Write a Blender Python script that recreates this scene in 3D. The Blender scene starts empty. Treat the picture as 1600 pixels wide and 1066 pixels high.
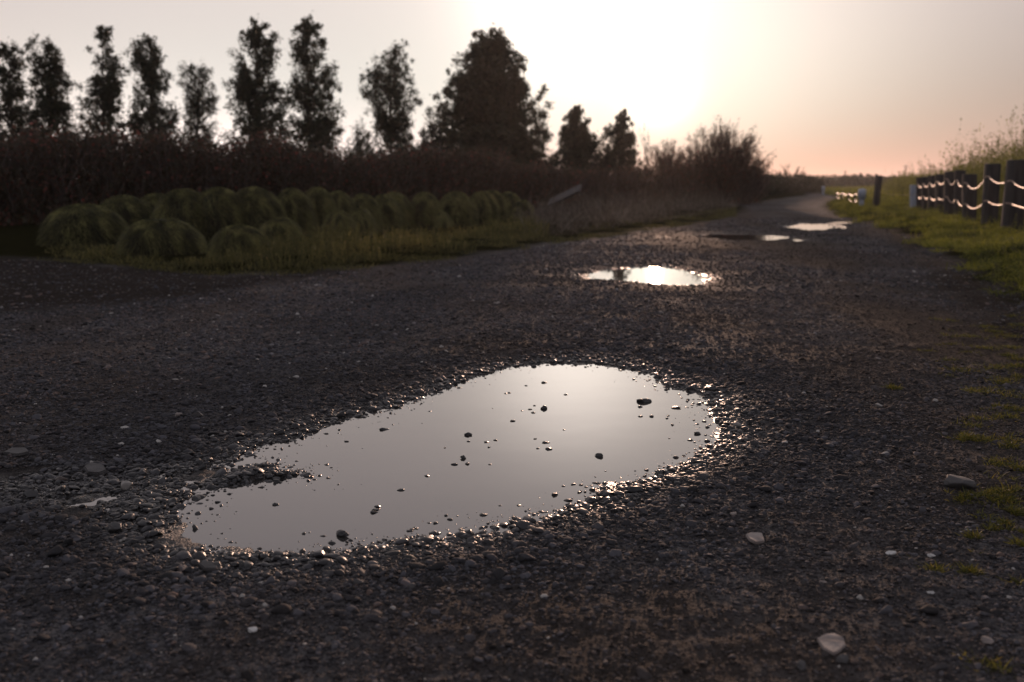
import bpy, bmesh, math, random
import numpy as np
from mathutils import Vector, Matrix, noise as mnoise

random.seed(7)
rng = np.random.default_rng(7)
scene = bpy.context.scene
C = bpy.context.collection

# ------------------------------------------------------------------ camera
CAM_H = 0.70
FPX = 1600 * 35 / 36.0
HORIZON = 283.0
PITCH = math.atan((533 - HORIZON) / FPX)
cam_data = bpy.data.cameras.new("camera")
cam = bpy.data.objects.new("camera", cam_data)
C.objects.link(cam)
cam.location = (0, 0, CAM_H)
cam.rotation_euler = (math.pi / 2 - PITCH, 0, 0)
cam_data.lens = 35
cam_data.sensor_width = 36
cam_data.clip_start = 0.05
cam_data.clip_end = 8000
cam_data.dof.use_dof = True
cam_data.dof.focus_distance = 2.6
cam_data.dof.aperture_fstop = 4.0
scene.camera = cam


def ray(px, py):
    x, y, z = (px - 800) / FPX, (533 - py) / FPX, 1.0
    c, s = math.cos(PITCH), math.sin(PITCH)
    v = Vector((x, z * c + y * s, y * c - z * s))
    return v.normalized()


def G(px, py, z=0.0):
    """ground point seen at photo pixel px,py"""
    d = ray(px, py)
    t = (z - CAM_H) / d.z
    return (d.x * t, d.y * t)


def AT(px, D, py=283.0):
    """x,y at distance D along the ground for a column of the photo (at row py)"""
    d = ray(px, py)
    return (d.x / d.y * D, D)


def ZAT(py, D):
    """height at depth D that shows at photo row py"""
    d = ray(800, py)
    return CAM_H + d.z / d.y * D


# ------------------------------------------------------------------ sun and sky
SUN = ray(1030, 146)
sun_el = math.asin(SUN.z)
sun_az = math.atan2(SUN.x, SUN.y)          # clockwise from +Y
sl = bpy.data.lights.new("sun", "SUN")
sl.energy = 2.0
sl.angle = math.radians(0.53)
sl.color = (1.0, 0.62, 0.44)
so = bpy.data.objects.new("sun", sl)
C.objects.link(so)
so.rotation_euler = (-SUN).to_track_quat('-Z', 'Y').to_euler()

world = bpy.data.worlds.new("World")
scene.world = world
world.use_nodes = True
wt = world.node_tree
wt.nodes.clear()
N = wt.nodes.new
L = wt.links.new


def wmath(op, a, b=None, clamp=False):
    n = N("ShaderNodeMath")
    n.operation = op
    n.use_clamp = clamp
    for i, v in enumerate((a, b)):
        if v is None:
            continue
        if isinstance(v, (int, float)):
            n.inputs[i].default_value = v
        else:
            L(v, n.inputs[i])
    return n.outputs[0]


wo = N("ShaderNodeOutputWorld")
bg = N("ShaderNodeBackground")
L(bg.outputs[0], wo.inputs[0])
sky = N("ShaderNodeTexSky")
sky.sky_type = 'NISHITA'
sky.sun_disc = False
sky.sun_elevation = sun_el
sky.sun_rotation = sun_az
sky.air_density = 1.2
sky.dust_density = 3.0
sky.ozone_density = 1.5
tc = N("ShaderNodeTexCoord")
sep = N("ShaderNodeSeparateXYZ")
L(tc.outputs['Generated'], sep.inputs[0])
elev = wmath('MAXIMUM', sep.outputs[2], 0.0)


def lobe(direction, power):
    n = N("ShaderNodeVectorMath")
    n.operation = 'DOT_PRODUCT'
    L(tc.outputs['Generated'], n.inputs[0])
    n.inputs[1].default_value = direction
    return wmath('POWER', wmath('MAXIMUM', n.outputs['Value'], 0.0), power)


def vscale(col, fac):
    n = N("ShaderNodeVectorMath")
    n.operation = 'SCALE'
    if isinstance(col, tuple):
        n.inputs[0].default_value = col
    else:
        L(col, n.inputs[0])
    if isinstance(fac, (int, float)):
        n.inputs['Scale'].default_value = fac
    else:
        L(fac, n.inputs['Scale'])
    return n.outputs[0]


def vadd(a, b):
    n = N("ShaderNodeVectorMath")
    n.operation = 'ADD'
    L(a, n.inputs[0])
    L(b, n.inputs[1])
    return n.outputs[0]




def dirv(az, el):
    a, e = math.radians(az), math.radians(el)
    return (math.sin(a) * math.cos(e), math.cos(a) * math.cos(e), math.sin(e))


skyc = vscale(sky.outputs[0], 0.003)                                   # physical part
skyc = vadd(skyc, vscale((0.33, 0.318, 0.358), 1.0))                  # thin evening haze
inv = wmath('SUBTRACT', 1.0, elev, True)


def band(zp, az, dp, col):
    """haze band hugging the horizon, strongest toward azimuth az"""
    return vscale(col, wmath('MULTIPLY', wmath('POWER', inv, float(zp)), lobe(dirv(az, 0), float(dp))))


for zp, az, dp, col in [(8, -4, 8, (-1.349, -0.631, -0.355)), (8, -4, 2, (-1.335, -1.246, -1.36)), (25, -4, 4, (2.30, 1.45, 1.38)),
                        (25, 8, 30, (-1.105, -1.136, -1.172)), (3, -4, 4, (1.66, 1.28, 1.10)), (13, -24, 9, (1.30, 1.20, 1.12))]:
    skyc = vadd(skyc, band(zp, az, dp, col))
skyc = vadd(skyc, vscale((0.56, 0.52, 0.45), lobe(SUN, 48.0)))      # glow round the sun
skyc = vadd(skyc, vscale((1.10, 0.97, 0.86), lobe(dirv(3.5, 11), 330.0)))   # added bright sky patch above the view, lifts the large puddle's reflection
skyc = vadd(skyc, vscale((0.8, 0.75, 0.6), lobe(SUN, 2200.0)))
mx_ = N("ShaderNodeVectorMath")
mx_.operation = 'MAXIMUM'
L(skyc, mx_.inputs[0])
mx_.inputs[1].default_value = (0.01, 0.01, 0.01)
skyc = mx_.outputs[0]
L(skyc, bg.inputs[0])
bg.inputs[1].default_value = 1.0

scene.view_settings.view_transform = 'Standard'
scene.view_settings.look = 'None'
scene.view_settings.gamma = 1
scene.view_settings.exposure = 0.0


# ------------------------------------------------------------------ helpers
def tag(o, label=None, cat=None, group=None, kind=None):
    if label: o['label'] = label
    if cat: o['category'] = cat
    if group: o['group'] = group
    if kind: o['kind'] = kind
    return o


def np_mesh(name, V, F, attrs=None, smooth=True):
    """V (n,3), F (m,k) all faces with k corners"""
    V = np.asarray(V, dtype=np.float32)
    F = np.asarray(F, dtype=np.int32)
    me = bpy.data.meshes.new(name)
    me.vertices.add(len(V))
    me.vertices.foreach_set('co', V.ravel())
    if len(F):
        k = F.shape[1]
        me.loops.add(F.size)
        me.loops.foreach_set('vertex_index', F.ravel())
        me.polygons.add(len(F))
        me.polygons.foreach_set('loop_start', np.arange(0, F.size, k, dtype=np.int32))
        me.polygons.foreach_set('loop_total', np.full(len(F), k, dtype=np.int32))
        me.polygons.foreach_set('use_smooth', np.full(len(F), smooth, dtype=bool))
    for an, arr in (attrs or {}).items():
        a = me.attributes.new(an, 'FLOAT', 'POINT')
        a.data.foreach_set('value', np.asarray(arr, dtype=np.float32).ravel())
    me.update()
    me.validate()
    return me


def link(name, me, mat=None, parent=None, loc=None):
    o = bpy.data.objects.new(name, me)
    C.objects.link(o)
    if mat is not None and me is not None:
        me.materials.clear()
        me.materials.append(mat)
    if parent is not None:
        o.parent = parent
    if loc is not None:
        o.location = loc
    return o


def empty(name, loc):
    o = bpy.data.objects.new(name, None)
    o.empty_display_size = 0.2
    C.objects.link(o)
    o.location = loc
    return o


# value noise -----------------------------------------------------
_tab = rng.random((256, 256)).astype(np.float32)


def vnoise(x, y, seed=0):
    x = np.asarray(x, dtype=np.float64) + seed * 17.31
    y = np.asarray(y, dtype=np.float64) + seed * 9.77
    xi = np.floor(x).astype(np.int64); yi = np.floor(y).astype(np.int64)
    fx = x - xi; fy = y - yi
    fx = fx * fx * (3 - 2 * fx); fy = fy * fy * (3 - 2 * fy)
    a = _tab[xi & 255, yi & 255]; b = _tab[(xi + 1) & 255, yi & 255]
    c = _tab[xi & 255, (yi + 1) & 255]; d = _tab[(xi + 1) & 255, (yi + 1) & 255]
    return (a * (1 - fx) + b * fx) * (1 - fy) + (c * (1 - fx) + d * fx) * fy * 1.0


def fbm(x, y, freq, octs=3, seed=0):
    s = 0; a = 1.0; t = 0
    for i in range(octs):
        s = s + a * (vnoise(x * freq, y * freq, seed + i * 3) - 0.5) * 2
        t += a
        a *= 0.5; freq *= 2.03
    return s / t


def poly_sd(X, Y, poly):
    """signed distance, negative inside"""
    P = np.asarray(poly, dtype=np.float64)
    Q = np.roll(P, -1, axis=0)
    best = np.full(X.shape, 1e9)
    inside = np.zeros(X.shape, dtype=bool)
    for (ax, ay), (bx, by) in zip(P, Q):
        ex, ey = bx - ax, by - ay
        l2 = ex * ex + ey * ey + 1e-12
        t = np.clip(((X - ax) * ex + (Y - ay) * ey) / l2, 0, 1)
        d = (X - ax - t * ex) ** 2 + (Y - ay - t * ey) ** 2
        best = np.minimum(best, d)
        cond = ((ay > Y) != (by > Y)) & (X < (bx - ax) * (Y - ay) / (by - ay + 1e-12) + ax)
        inside ^= cond
    d = np.sqrt(best)
    return np.where(inside, -d, d)


def smooth01(t):
    t = np.clip(t, 0, 1)
    return t * t * (3 - 2 * t)


# ------------------------------------------------------------------ plan of the place (traced on the ground)
ZW = -0.018
BIG = [(258, 826), (282, 790), (338, 758), (400, 750), (478, 744), (452, 733), (405, 728), (385, 712), (405, 694),
       (452, 690), (500, 668), (560, 652), (600, 641), (650, 626), (700, 604), (740, 589), (790, 575), (850, 567),
       (930, 567), (1000, 579), (1030, 591), (1045, 605), (1090, 612), (1112, 622), (1118, 645), (1130, 668),
       (1132, 690), (1100, 704), (1085, 720), (1040, 737), (1000, 753), (960, 763), (930, 783), (880, 798),
       (800, 813), (720, 832), (640, 844), (560, 858), (490, 869), (420, 873), (345, 868), (290, 852)]
SEC = [(900, 432), (935, 424), (985, 419), (1010, 417), (1040, 417), (1075, 424), (1108, 436), (1090, 446), (1040, 446),
       (1010, 443), (960, 438), (925, 437)]
THIRD = [(1082, 369), (1120, 366), (1200, 367), (1236, 371), (1205, 376), (1150, 376), (1110, 372)]
FOURTH = [(1224, 355), (1255, 349), (1290, 350), (1302, 355), (1290, 360), (1262, 360), (1245, 357)]
TINY = [(1031, 371.4), (1035, 371), (1039, 371.6), (1035, 372.2)]
TINY2 = [(1238, 375), (1246, 374), (1256, 376), (1246, 377.5)]
TINY3 = [(1300, 349), (1318, 346.5), (1338, 347), (1320, 349.5)]
MUD = [(-60, 745), (60, 738), (190, 735), (330, 708), (400, 722), (340, 765), (300, 860), (230, 868), (120, 815),
       (0, 800), (-80, 790)]
SPIT = [(318, 764), (345, 745), (370, 734), (395, 727), (420, 726), (445, 733), (480, 743), (450, 748), (400, 753), (350, 762)]
W = lambda L_, z=ZW: [G(a, b, z) for a, b in L_]
PUD = [W(p) for p in (BIG, SEC, THIRD, FOURTH, TINY, TINY2, TINY3)]
MUDP = W(MUD)
SPITP = W(SPIT)
# vegetated ground to the left and right of the road
LEFTV = W([(-900, 398), (60, 404), (200, 416), (330, 427), (470, 424), (620, 413), (800, 391), (900, 377), (1000, 361),
           (1100, 347), (1160, 336), (1166, 324), (1150, 319)], 0) + [G(1262, 305.5, 0), (40, 140), (60, 950), (-950, 950), (-950, 10)]
RIGHTV = W([(2400, 640), (1700, 520), (1600, 477), (1560, 458), (1500, 421), (1440, 385), (1400, 363), (1345, 346),
            (1300, 334), (1285, 322), (1300, 312), (1325, 306)], 0) + [(70, 100), (950, 400), (950, 2)]
SOILR = W([(1380, 352), (1400, 375), (1440, 420), (1500, 480), (1560, 540), (1640, 600), (1700, 520), (1600, 477),
           (1500, 421), (1440, 385), (1400, 363)], 0)
SOILL = W([(-900, 395), (60, 404), (330, 427), (560, 420), (450, 440), (280, 462), (100, 480), (-100, 492), (-900, 520)], 0)
FX = lambda Y_: 6.8 + (Y_ - 13.6) * 0.298
BANK = [(FX(1.5) + 0.3, 1.5), (FX(13.6) + 0.3, 13.6), (FX(25) + 0.3, 25), (16, 42), (24, 70), (60, 200), (300, 200), (300, 1.5)]


def ground_fields(X, Y):
    sds = [poly_sd(X, Y, p) for p in PUD]
    sd = np.minimum.reduce(sds)
    mud = poly_sd(X, Y, MUDP)
    lv = poly_sd(X, Y, LEFTV)
    rv = poly_sd(X, Y, RIGHTV)
    return sd, mud, lv, rv


def worn_field(X, Y):
    """packed brownish bands: wheel tracks and the strip nearest the camera"""
    R = np.hypot(X, Y)
    n = fbm(X, Y * 0.35, 1.5, 3, 55)
    near = smooth01((1.95 - R) / 0.5) * smooth01((X + 1.0) / 0.6) * smooth01((0.75 - X) / 0.5)
    t1 = np.exp(-((X - (0.25 + 0.16 * Y)) / 0.45) ** 2) * smooth01((Y - 2.9) / 1.2)
    t2 = np.exp(-((X - (1.3 + 0.17 * Y)) / 0.5) ** 2) * smooth01((Y - 3.2) / 1.5)
    w = 0.75 * near + 0.75 * t1 + 0.6 * t2 + 1.1 * n
    return np.clip(w, 0, 1)


def ground_z(X, Y, F=None):
    sd, mud, lv, rv = F if F is not None else ground_fields(X, Y)
    n1 = fbm(X, Y, 5.0, 3, 1)
    n2 = fbm(X, Y, 28.0, 3, 5)
    n3 = fbm(X, Y, 0.35, 2, 9)
    R = np.sqrt(X * X + Y * Y)
    z = ZW + np.where(sd > 0, 0.018 * np.tanh(sd * 4.2), 0.03 * np.tanh(sd * 3.0))
    fade = np.clip(1 - (R - 20) / 30, 0, 1)
    dry = smooth01((sd - 0.15) / 1.2)
    z = z + (0.0068 * n1 + 0.0040 * n2) * fade + dry * 0.022 * n3
    m = smooth01(-mud / 0.12 + 0.5) * smooth01(sd / 0.05)
    z = z * (1 - m) + m * (ZW + 0.0008 + 0.0036 * smooth01((sd - 0.08) / 0.25) + 0.0045 * n1 + 0.0085 * n2)
    sp = poly_sd(X, Y, SPITP)
    z = np.maximum(z, ZW - 0.004 + 0.016 * np.tanh(-sp * 32) + (0.006 * n2 + 0.003 * n1) * (sp < 0.02))
    # verges a little above the road, rough
    z = z + 0.05 * smooth01(-lv / 0.8) + 0.09 * smooth01(-rv / 0.7)
    z = z + (0.03 * fbm(X, Y, 1.3, 2, 13)) * np.maximum(smooth01(-lv / 0.8), smooth01(-rv / 0.7))
    # rut at the right edge
    z = z - 0.02 * np.exp(-((rv - 0.35) / 0.25) ** 2)
    # rising bank behind the fence
    bk = poly_sd(X, Y, BANK)
    z = z + (0.12 + 0.45 * smooth01((44 - Y) / 24)) * smooth01(-bk / 2.6)
    return z


# ------------------------------------------------------------------ node material helper
def new_mat(name):
    m = bpy.data.materials.new(name)
    m.use_nodes = True
    nt = m.node_tree
    b = nt.nodes['Principled BSDF']
    return m, nt, b


def ramp(nt, fac, stops):
    r = nt.nodes.new('ShaderNodeValToRGB')
    e = r.color_ramp.elements
    while len(e) < len(stops):
        e.new(0.5)
    for i, (p, c) in enumerate(stops):
        e[i].position = p
        e[i].color = (*c, 1)
    nt.links.new(fac, r.inputs[0])
    return r.outputs[0]


def nattr(nt, name, typ='GEOMETRY'):
    a = nt.nodes.new('ShaderNodeAttribute')
    a.attribute_type = typ
    a.attribute_name = name
    return a.outputs['Fac']


def ntex(nt, kind, scale, detail=3, vec=None, rough=0.6):
    t = nt.nodes.new(kind)
    t.inputs['Scale'].default_value = scale
    if 'Detail' in t.inputs:
        t.inputs['Detail'].default_value = detail
    if vec is not None:
        nt.links.new(vec, t.inputs['Vector'])
    return t


def mix(nt, fac, a, b, mode='MIX'):
    n = nt.nodes.new('ShaderNodeMix')
    n.data_type = 'RGBA'
    n.blend_type = mode
    for s, v in ((n.inputs[0], fac), (n.inputs[6], a), (n.inputs[7], b)):
        if isinstance(v, tuple):
            s.default_value = (*v, 1)
        elif isinstance(v, (int, float)):
            s.default_value = v
        else:
            nt.links.new(v, s)
    return n.outputs[2]


def nm(nt, op, a, b=None, clamp=False):
    n = nt.nodes.new('ShaderNodeMath')
    n.operation = op
    n.use_clamp = clamp
    for i, v in enumerate((a, b)):
        if v is None: continue
        if isinstance(v, (int, float)):
            n.inputs[i].default_value = v
        else:
            nt.links.new(v, n.inputs[i])
    return n.outputs[0]


# ground material
def make_ground_mat():
    m, nt, b = new_mat('ground')
    geo = nt.nodes.new('ShaderNodeNewGeometry')
    pos = geo.outputs['Position']
    wet = nattr(nt, 'wet'); soil = nattr(nt, 'soil'); veg = nattr(nt, 'veg')
    v1 = ntex(nt, 'ShaderNodeTexVoronoi', 85, vec=pos)
    v2 = ntex(nt, 'ShaderNodeTexVoronoi', 210, vec=pos)
    big = ntex(nt, 'ShaderNodeTexNoise', 1.1, 5, pos)
    mid = ntex(nt, 'ShaderNodeTexNoise', 9, 4, pos)
    sepc = nt.nodes.new('ShaderNodeSeparateColor')
    nt.links.new(v1.outputs['Color'], sepc.inputs[0])
    stone = ramp(nt, sepc.outputs[0], [(0, (0.016, 0.015, 0.016)), (0.45, (0.050, 0.050, 0.054)), (0.8, (0.090, 0.090, 0.096)), (0.97, (0.2, 0.19, 0.19))])
    sep2 = nt.nodes.new('ShaderNodeSeparateColor')
    nt.links.new(v2.outputs['Color'], sep2.inputs[0])
    fine = ramp(nt, sep2.outputs[0], [(0, (0.015, 0.0135, 0.013)), (0.6, (0.042, 0.038, 0.037)), (1, (0.10, 0.09, 0.088))])
    g = mix(nt, ramp(nt, mid.outputs[0], [(0.35, (0, 0, 0)), (0.65, (1, 1, 1))]), stone, fine)
    mud = mix(nt, sep2.outputs[1], (0.012, 0.0095, 0.008), (0.038, 0.030, 0.025))
    g = mix(nt, ramp(nt, big.outputs[0], [(0.42, (0, 0, 0)), (0.62, (0.7, 0.7, 0.7))]), g, mud)
    soilc = mix(nt, mid.outputs[0], (0.012, 0.009, 0.0072), (0.036, 0.026, 0.020))
    wornc = mix(nt, sep2.outputs[1], (0.026, 0.019, 0.0145), (0.078, 0.058, 0.045))
    g = mix(nt, nm(nt, 'MULTIPLY', nattr(nt, 'worn'), 0.9), g, wornc)
    g = mix(nt, soil, g, soilc)
    vegc = mix(nt, mid.outputs[0], (0.012, 0.011, 0.006), (0.028, 0.028, 0.010))
    g = mix(nt, veg, g, vegc)
    wetc = mix(nt, 1.0, g, (0.42, 0.40, 0.38), 'MULTIPLY')
    g = mix(nt, wet, g, wetc)
    nt.links.new(g, b.inputs['Base Color'])
    wet2 = nm(nt, 'POWER', wet, 2.5)
    r = nm(nt, 'SUBTRACT', 0.85, nm(nt, 'MULTIPLY', wet2, 0.5))
    nt.links.new(r, b.inputs['Roughness'])
    bu = nt.nodes.new('ShaderNodeBump')
    nt.links.new(nm(nt, 'MULTIPLY', nm(nt, 'ADD', 0.05, nm(nt, 'MULTIPLY', wet2, 0.45)), nm(nt, 'SUBTRACT', 1.0, veg)), b.inputs['Specular IOR Level'])
    bu.inputs['Strength'].default_value = 1.0
    bu.inputs['Distance'].default_value = 0.009
    h = nm(nt, 'SUBTRACT', 1.0, nm(nt, 'ADD', v1.outputs['Distance'], nm(nt, 'MULTIPLY', v2.outputs['Distance'], 0.5)))
    nt.links.new(h, bu.inputs['Height'])
    nt.links.new(bu.outputs[0], b.inputs['Normal'])
    return m


M_GROUND = make_ground_mat()


# ------------------------------------------------------------------ ground sheet
def build_ground():
    r = [0.25]
    while r[-1] < 900:
        x = r[-1]
        if x < 1.0: s = 0.03
        elif x < 4.5: s = 0.0030
        elif x < 16: s = 0.005
        elif x < 60: s = 0.012
        else: s = 0.06
        r.append(x * (1 + s))
    r = np.array(r)
    fine = np.arange(-33.0, 33.01, 0.13)
    coarse1 = np.arange(-180, -33, 3.0)
    coarse2 = np.arange(36, 180, 3.0)
    a = np.radians(np.concatenate([coarse1, fine, coarse2]))
    A, R = np.meshgrid(a, r)
    X = R * np.sin(A); Y = R * np.cos(A)
    F = ground_fields(X, Y)
    Z = ground_z(X, Y, F)
    sd, mud, lv, rv = F
    na = fbm(X, Y, 2.2, 3, 21)
    wet = np.clip(1 - (sd + 0.10 * na) / 0.24, 0, 1) ** 1.3
    wet = np.maximum(wet, 0.55 * np.clip(1 - (sd - 0.05 + 0.35 * fbm(X, Y, 1.5, 3, 45)) / 1.0, 0, 1))
    wet = np.maximum(wet, smooth01(0.5 - mud / 0.25 + 0.4 * na))
    soil = np.maximum(smooth01(0.5 - poly_sd(X, Y, SOILL) / 0.5 + 0.6 * na), smooth01(0.5 - poly_sd(X, Y, SOILR) / 0.4 + 0.6 * na))
    veg = np.maximum(smooth01(0.4 - lv / 0.35 + 0.6 * na), smooth01(0.4 - rv / 0.3 + 0.6 * na))
    veg = np.maximum(veg, smooth01((Y - 56) / 5))
    veg = np.maximum(veg, (Y < -3) * 1.0)
    nr, na_ = X.shape
    V = np.stack([X, Y, Z], -1).reshape(-1, 3)
    idx = np.arange(nr * na_).reshape(nr, na_)
    nxt = np.roll(idx, -1, axis=1)
    Fq = np.stack([idx[:-1], idx[1:], nxt[1:], nxt[:-1]], -1).reshape(-1, 4)
    # close the small hole under the camera
    V = np.vstack([V, [[0, 0, 0]]])
    me = np_mesh('ground', V, Fq, {'wet': np.append(wet.ravel(), 0), 'soil': np.append(soil.ravel(), 0), 'veg': np.append(veg.ravel(), 0), 'worn': np.append(worn_field(X, Y).ravel(), 0)})
    o = link('ground', me, M_GROUND)
    tag(o, 'dark grey gravel track with muddy potholes and earthy verges', 'ground', kind='structure')
    hub = np_mesh('x', [[0, 0, -0.02]], [])
    bpy.data.meshes.remove(hub)


build_ground()

# ------------------------------------------------------------------ water
def make_water_mat():
    m, nt, b = new_mat('puddle_water')
    geo = nt.nodes.new('ShaderNodeNewGeometry')
    n = ntex(nt, 'ShaderNodeTexNoise', 3.0, 2, geo.outputs['Position'])
    b.inputs['Base Color'].default_value = (0.03, 0.027, 0.024, 1)
    b.inputs['Roughness'].default_value = 0.03
    b.inputs['IOR'].default_value = 2.3
    bu = nt.nodes.new('ShaderNodeBump')
    bu.inputs['Strength'].default_value = 0.25
    bu.inputs['Distance'].default_value = 0.002
    nt.links.new(n.outputs[0], bu.inputs['Height'])
    nt.links.new(bu.outputs[0], b.inputs['Normal'])
    return m


M_WATER = make_water_mat()


def puddle(poly, grow, label):
    P = np.array(poly)
    # outward offset by growing a dense ring round the polygon
    bm = bmesh.new()
    c = P.mean(0)
    hull = []
    for k in range(72):
        t = 2 * math.pi * k / 72
        d = np.array([math.cos(t), math.sin(t)])
        far = (P @ d).max() + grow
        hull.append((d, far))
    pts = []
    for k in range(72):
        d1, f1 = hull[k]; d2, f2 = hull[(k + 1) % 72]
        A = np.array([d1, d2])
        pts.append(np.linalg.solve(A, [f1, f2]))
    vs = [bm.verts.new((p[0], p[1], ZW)) for p in pts]
    bm.faces.new(vs)
    bmesh.ops.recalc_face_normals(bm, faces=bm.faces[:])
    if bm.faces[:][0].normal.z < 0:
        bmesh.ops.reverse_faces(bm, faces=bm.faces[:])
    me = bpy.data.meshes.new('puddle')
    bm.to_mesh(me); bm.free()
    o = link('puddle', me, M_WATER)
    tag(o, label, 'puddle', kind='structure')
    return o


puddle(PUD[0] + MUDP, 0.06, 'large still puddle dotted with small stones nearest the camera')
puddle(PUD[1], 0.12, 'small puddle on the gravel catching the reflected sun')
puddle(PUD[2], 0.15, 'long narrow puddle beyond the sunlit one, broken by stones')
puddle(PUD[3], 0.2, 'bright puddle farthest along the track before the bend')
puddle(PUD[4], 0.05, 'tiny glinting puddle left of the long narrow puddle')
puddle(PUD[5], 0.05, 'tiny puddle just right of the long narrow puddle')
puddle(PUD[6], 0.06, 'thin sliver of water right of the farthest puddle')

# ------------------------------------------------------------------ stones
def stone_mat(name, stops, use_obj=False):
    m, nt, b = new_mat(name)
    geo = nt.nodes.new('ShaderNodeNewGeometry')
    tcn = nt.nodes.new('ShaderNodeTexCoord')
    n = ntex(nt, 'ShaderNodeTexNoise', 2.2, 5, tcn.outputs['Object'])
    n2 = ntex(nt, 'ShaderNodeTexNoise', 260, 3, geo.outputs['Position'])
    if use_obj:
        tone = nattr(nt, 'tone', 'INSTANCER'); wet = nattr(nt, 'wet', 'INSTANCER')
        fac = nm(nt, 'ADD', tone, nm(nt, 'MULTIPLY', nm(nt, 'SUBTRACT', n.outputs[0], 0.5), 0.25))
        col = ramp(nt, fac, stops)
        col = mix(nt, nattr(nt, 'dust', 'INSTANCER'), col, mix(nt, tone, (0.028, 0.020, 0.015), (0.135, 0.100, 0.078)))
        wc = mix(nt, 1.0, col, (0.40, 0.38, 0.36), 'MULTIPLY')
        col = mix(nt, wet, col, wc)
        nt.links.new(nm(nt, 'SUBTRACT', 0.8, nm(nt, 'MULTIPLY', wet, 0.48)), b.inputs['Roughness'])
        nt.links.new(nm(nt, 'ADD', 0.12, nm(nt, 'MULTIPLY', wet, 0.36)), b.inputs['Specular IOR Level'])
    else:
        n.inputs['Scale'].default_value = 30
        nt.links.new(geo.outputs['Position'], n.inputs['Vector'])
        col = ramp(nt, n.outputs[0], stops)
        b.inputs['Roughness'].default_value = 0.65
    nt.links.new(col, b.inputs['Base Color'])
    bu = nt.nodes.new('ShaderNodeBump')
    bu.inputs['Strength'].default_value = 0.4
    bu.inputs['Distance'].default_value = 0.0015
    nt.links.new(n2.outputs[0], bu.inputs['Height'])
    nt.links.new(bu.outputs[0], b.inputs['Normal'])
    return m, b


M_PEBBLE, _ = stone_mat('gravel', [(0.0, (0.014, 0.0135, 0.0135)), (0.35, (0.050, 0.048, 0.051)), (0.6, (0.098, 0.097, 0.108)), (0.74, (0.125, 0.084, 0.066)), (0.90, (0.21, 0.20, 0.205)), (1.0, (0.40, 0.38, 0.35))], True)
M_DARK, _b = stone_mat('dark_stone', [(0.3, (0.02, 0.019, 0.018)), (0.7, (0.05, 0.046, 0.044))])
_b.inputs['Roughness'].default_value = 0.35
M_GREY, _ = stone_mat('grey_stone', [(0.3, (0.035, 0.032, 0.031)), (0.7, (0.085, 0.078, 0.075))])
M_PALE, _ = stone_mat('pale_stone', [(0.3, (0.15, 0.12, 0.105)), (0.55, (0.27, 0.225, 0.20)), (0.75, (0.33, 0.285, 0.25))])
M_WHITE, _ = stone_mat('white_stone', [(0.3, (0.50, 0.48, 0.45)), (0.7, (0.62, 0.6, 0.57))])


def rock_mesh(name, sub, seed, cuts=7, rough=0.18, sharp=0.55):
    bm = bmesh.new()
    bmesh.ops.create_icosphere(bm, subdivisions=sub, radius=1)
    r = random.Random(seed)
    planes = [(Vector((r.gauss(0, 1), r.gauss(0, 1), r.gauss(0, 1))).normalized(), r.uniform(sharp, 0.9)) for _ in range(cuts)]
    off = Vector((r.uniform(-50, 50), r.uniform(-50, 50), 0))
    for v in bm.verts:
        p = v.co.copy()
        p *= 1 + rough * mnoise.noise(p * 1.3 + off) + rough * 0.4 * mnoise.noise(p * 3.7 + off)
        for n_, d_ in planes:
            e = p.dot(n_) - d_
            if e > 0:
                p -= n_ * e * 0.85
        v.co = p
    for f in bm.faces: f.smooth = True
    me = bpy.data.meshes.new(name)
    bm.to_mesh(me); bm.free()
    return me


# gravel prototypes live in a collection of their own, placed by geometry nodes
gcol = bpy.data.collections.new('gravel_shapes')
for i in range(12):
    me = rock_mesh('pebble', 3 if i < 8 else 2, 100 + i, cuts=8 + i % 5, rough=0.35, sharp=0.40 if i % 3 else 0.62)
    me.materials.append(M_PEBBLE)
    po = bpy.data.objects.new('pebble', me)
    s = random.Random(i)
    gcol.objects.link(po)


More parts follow.
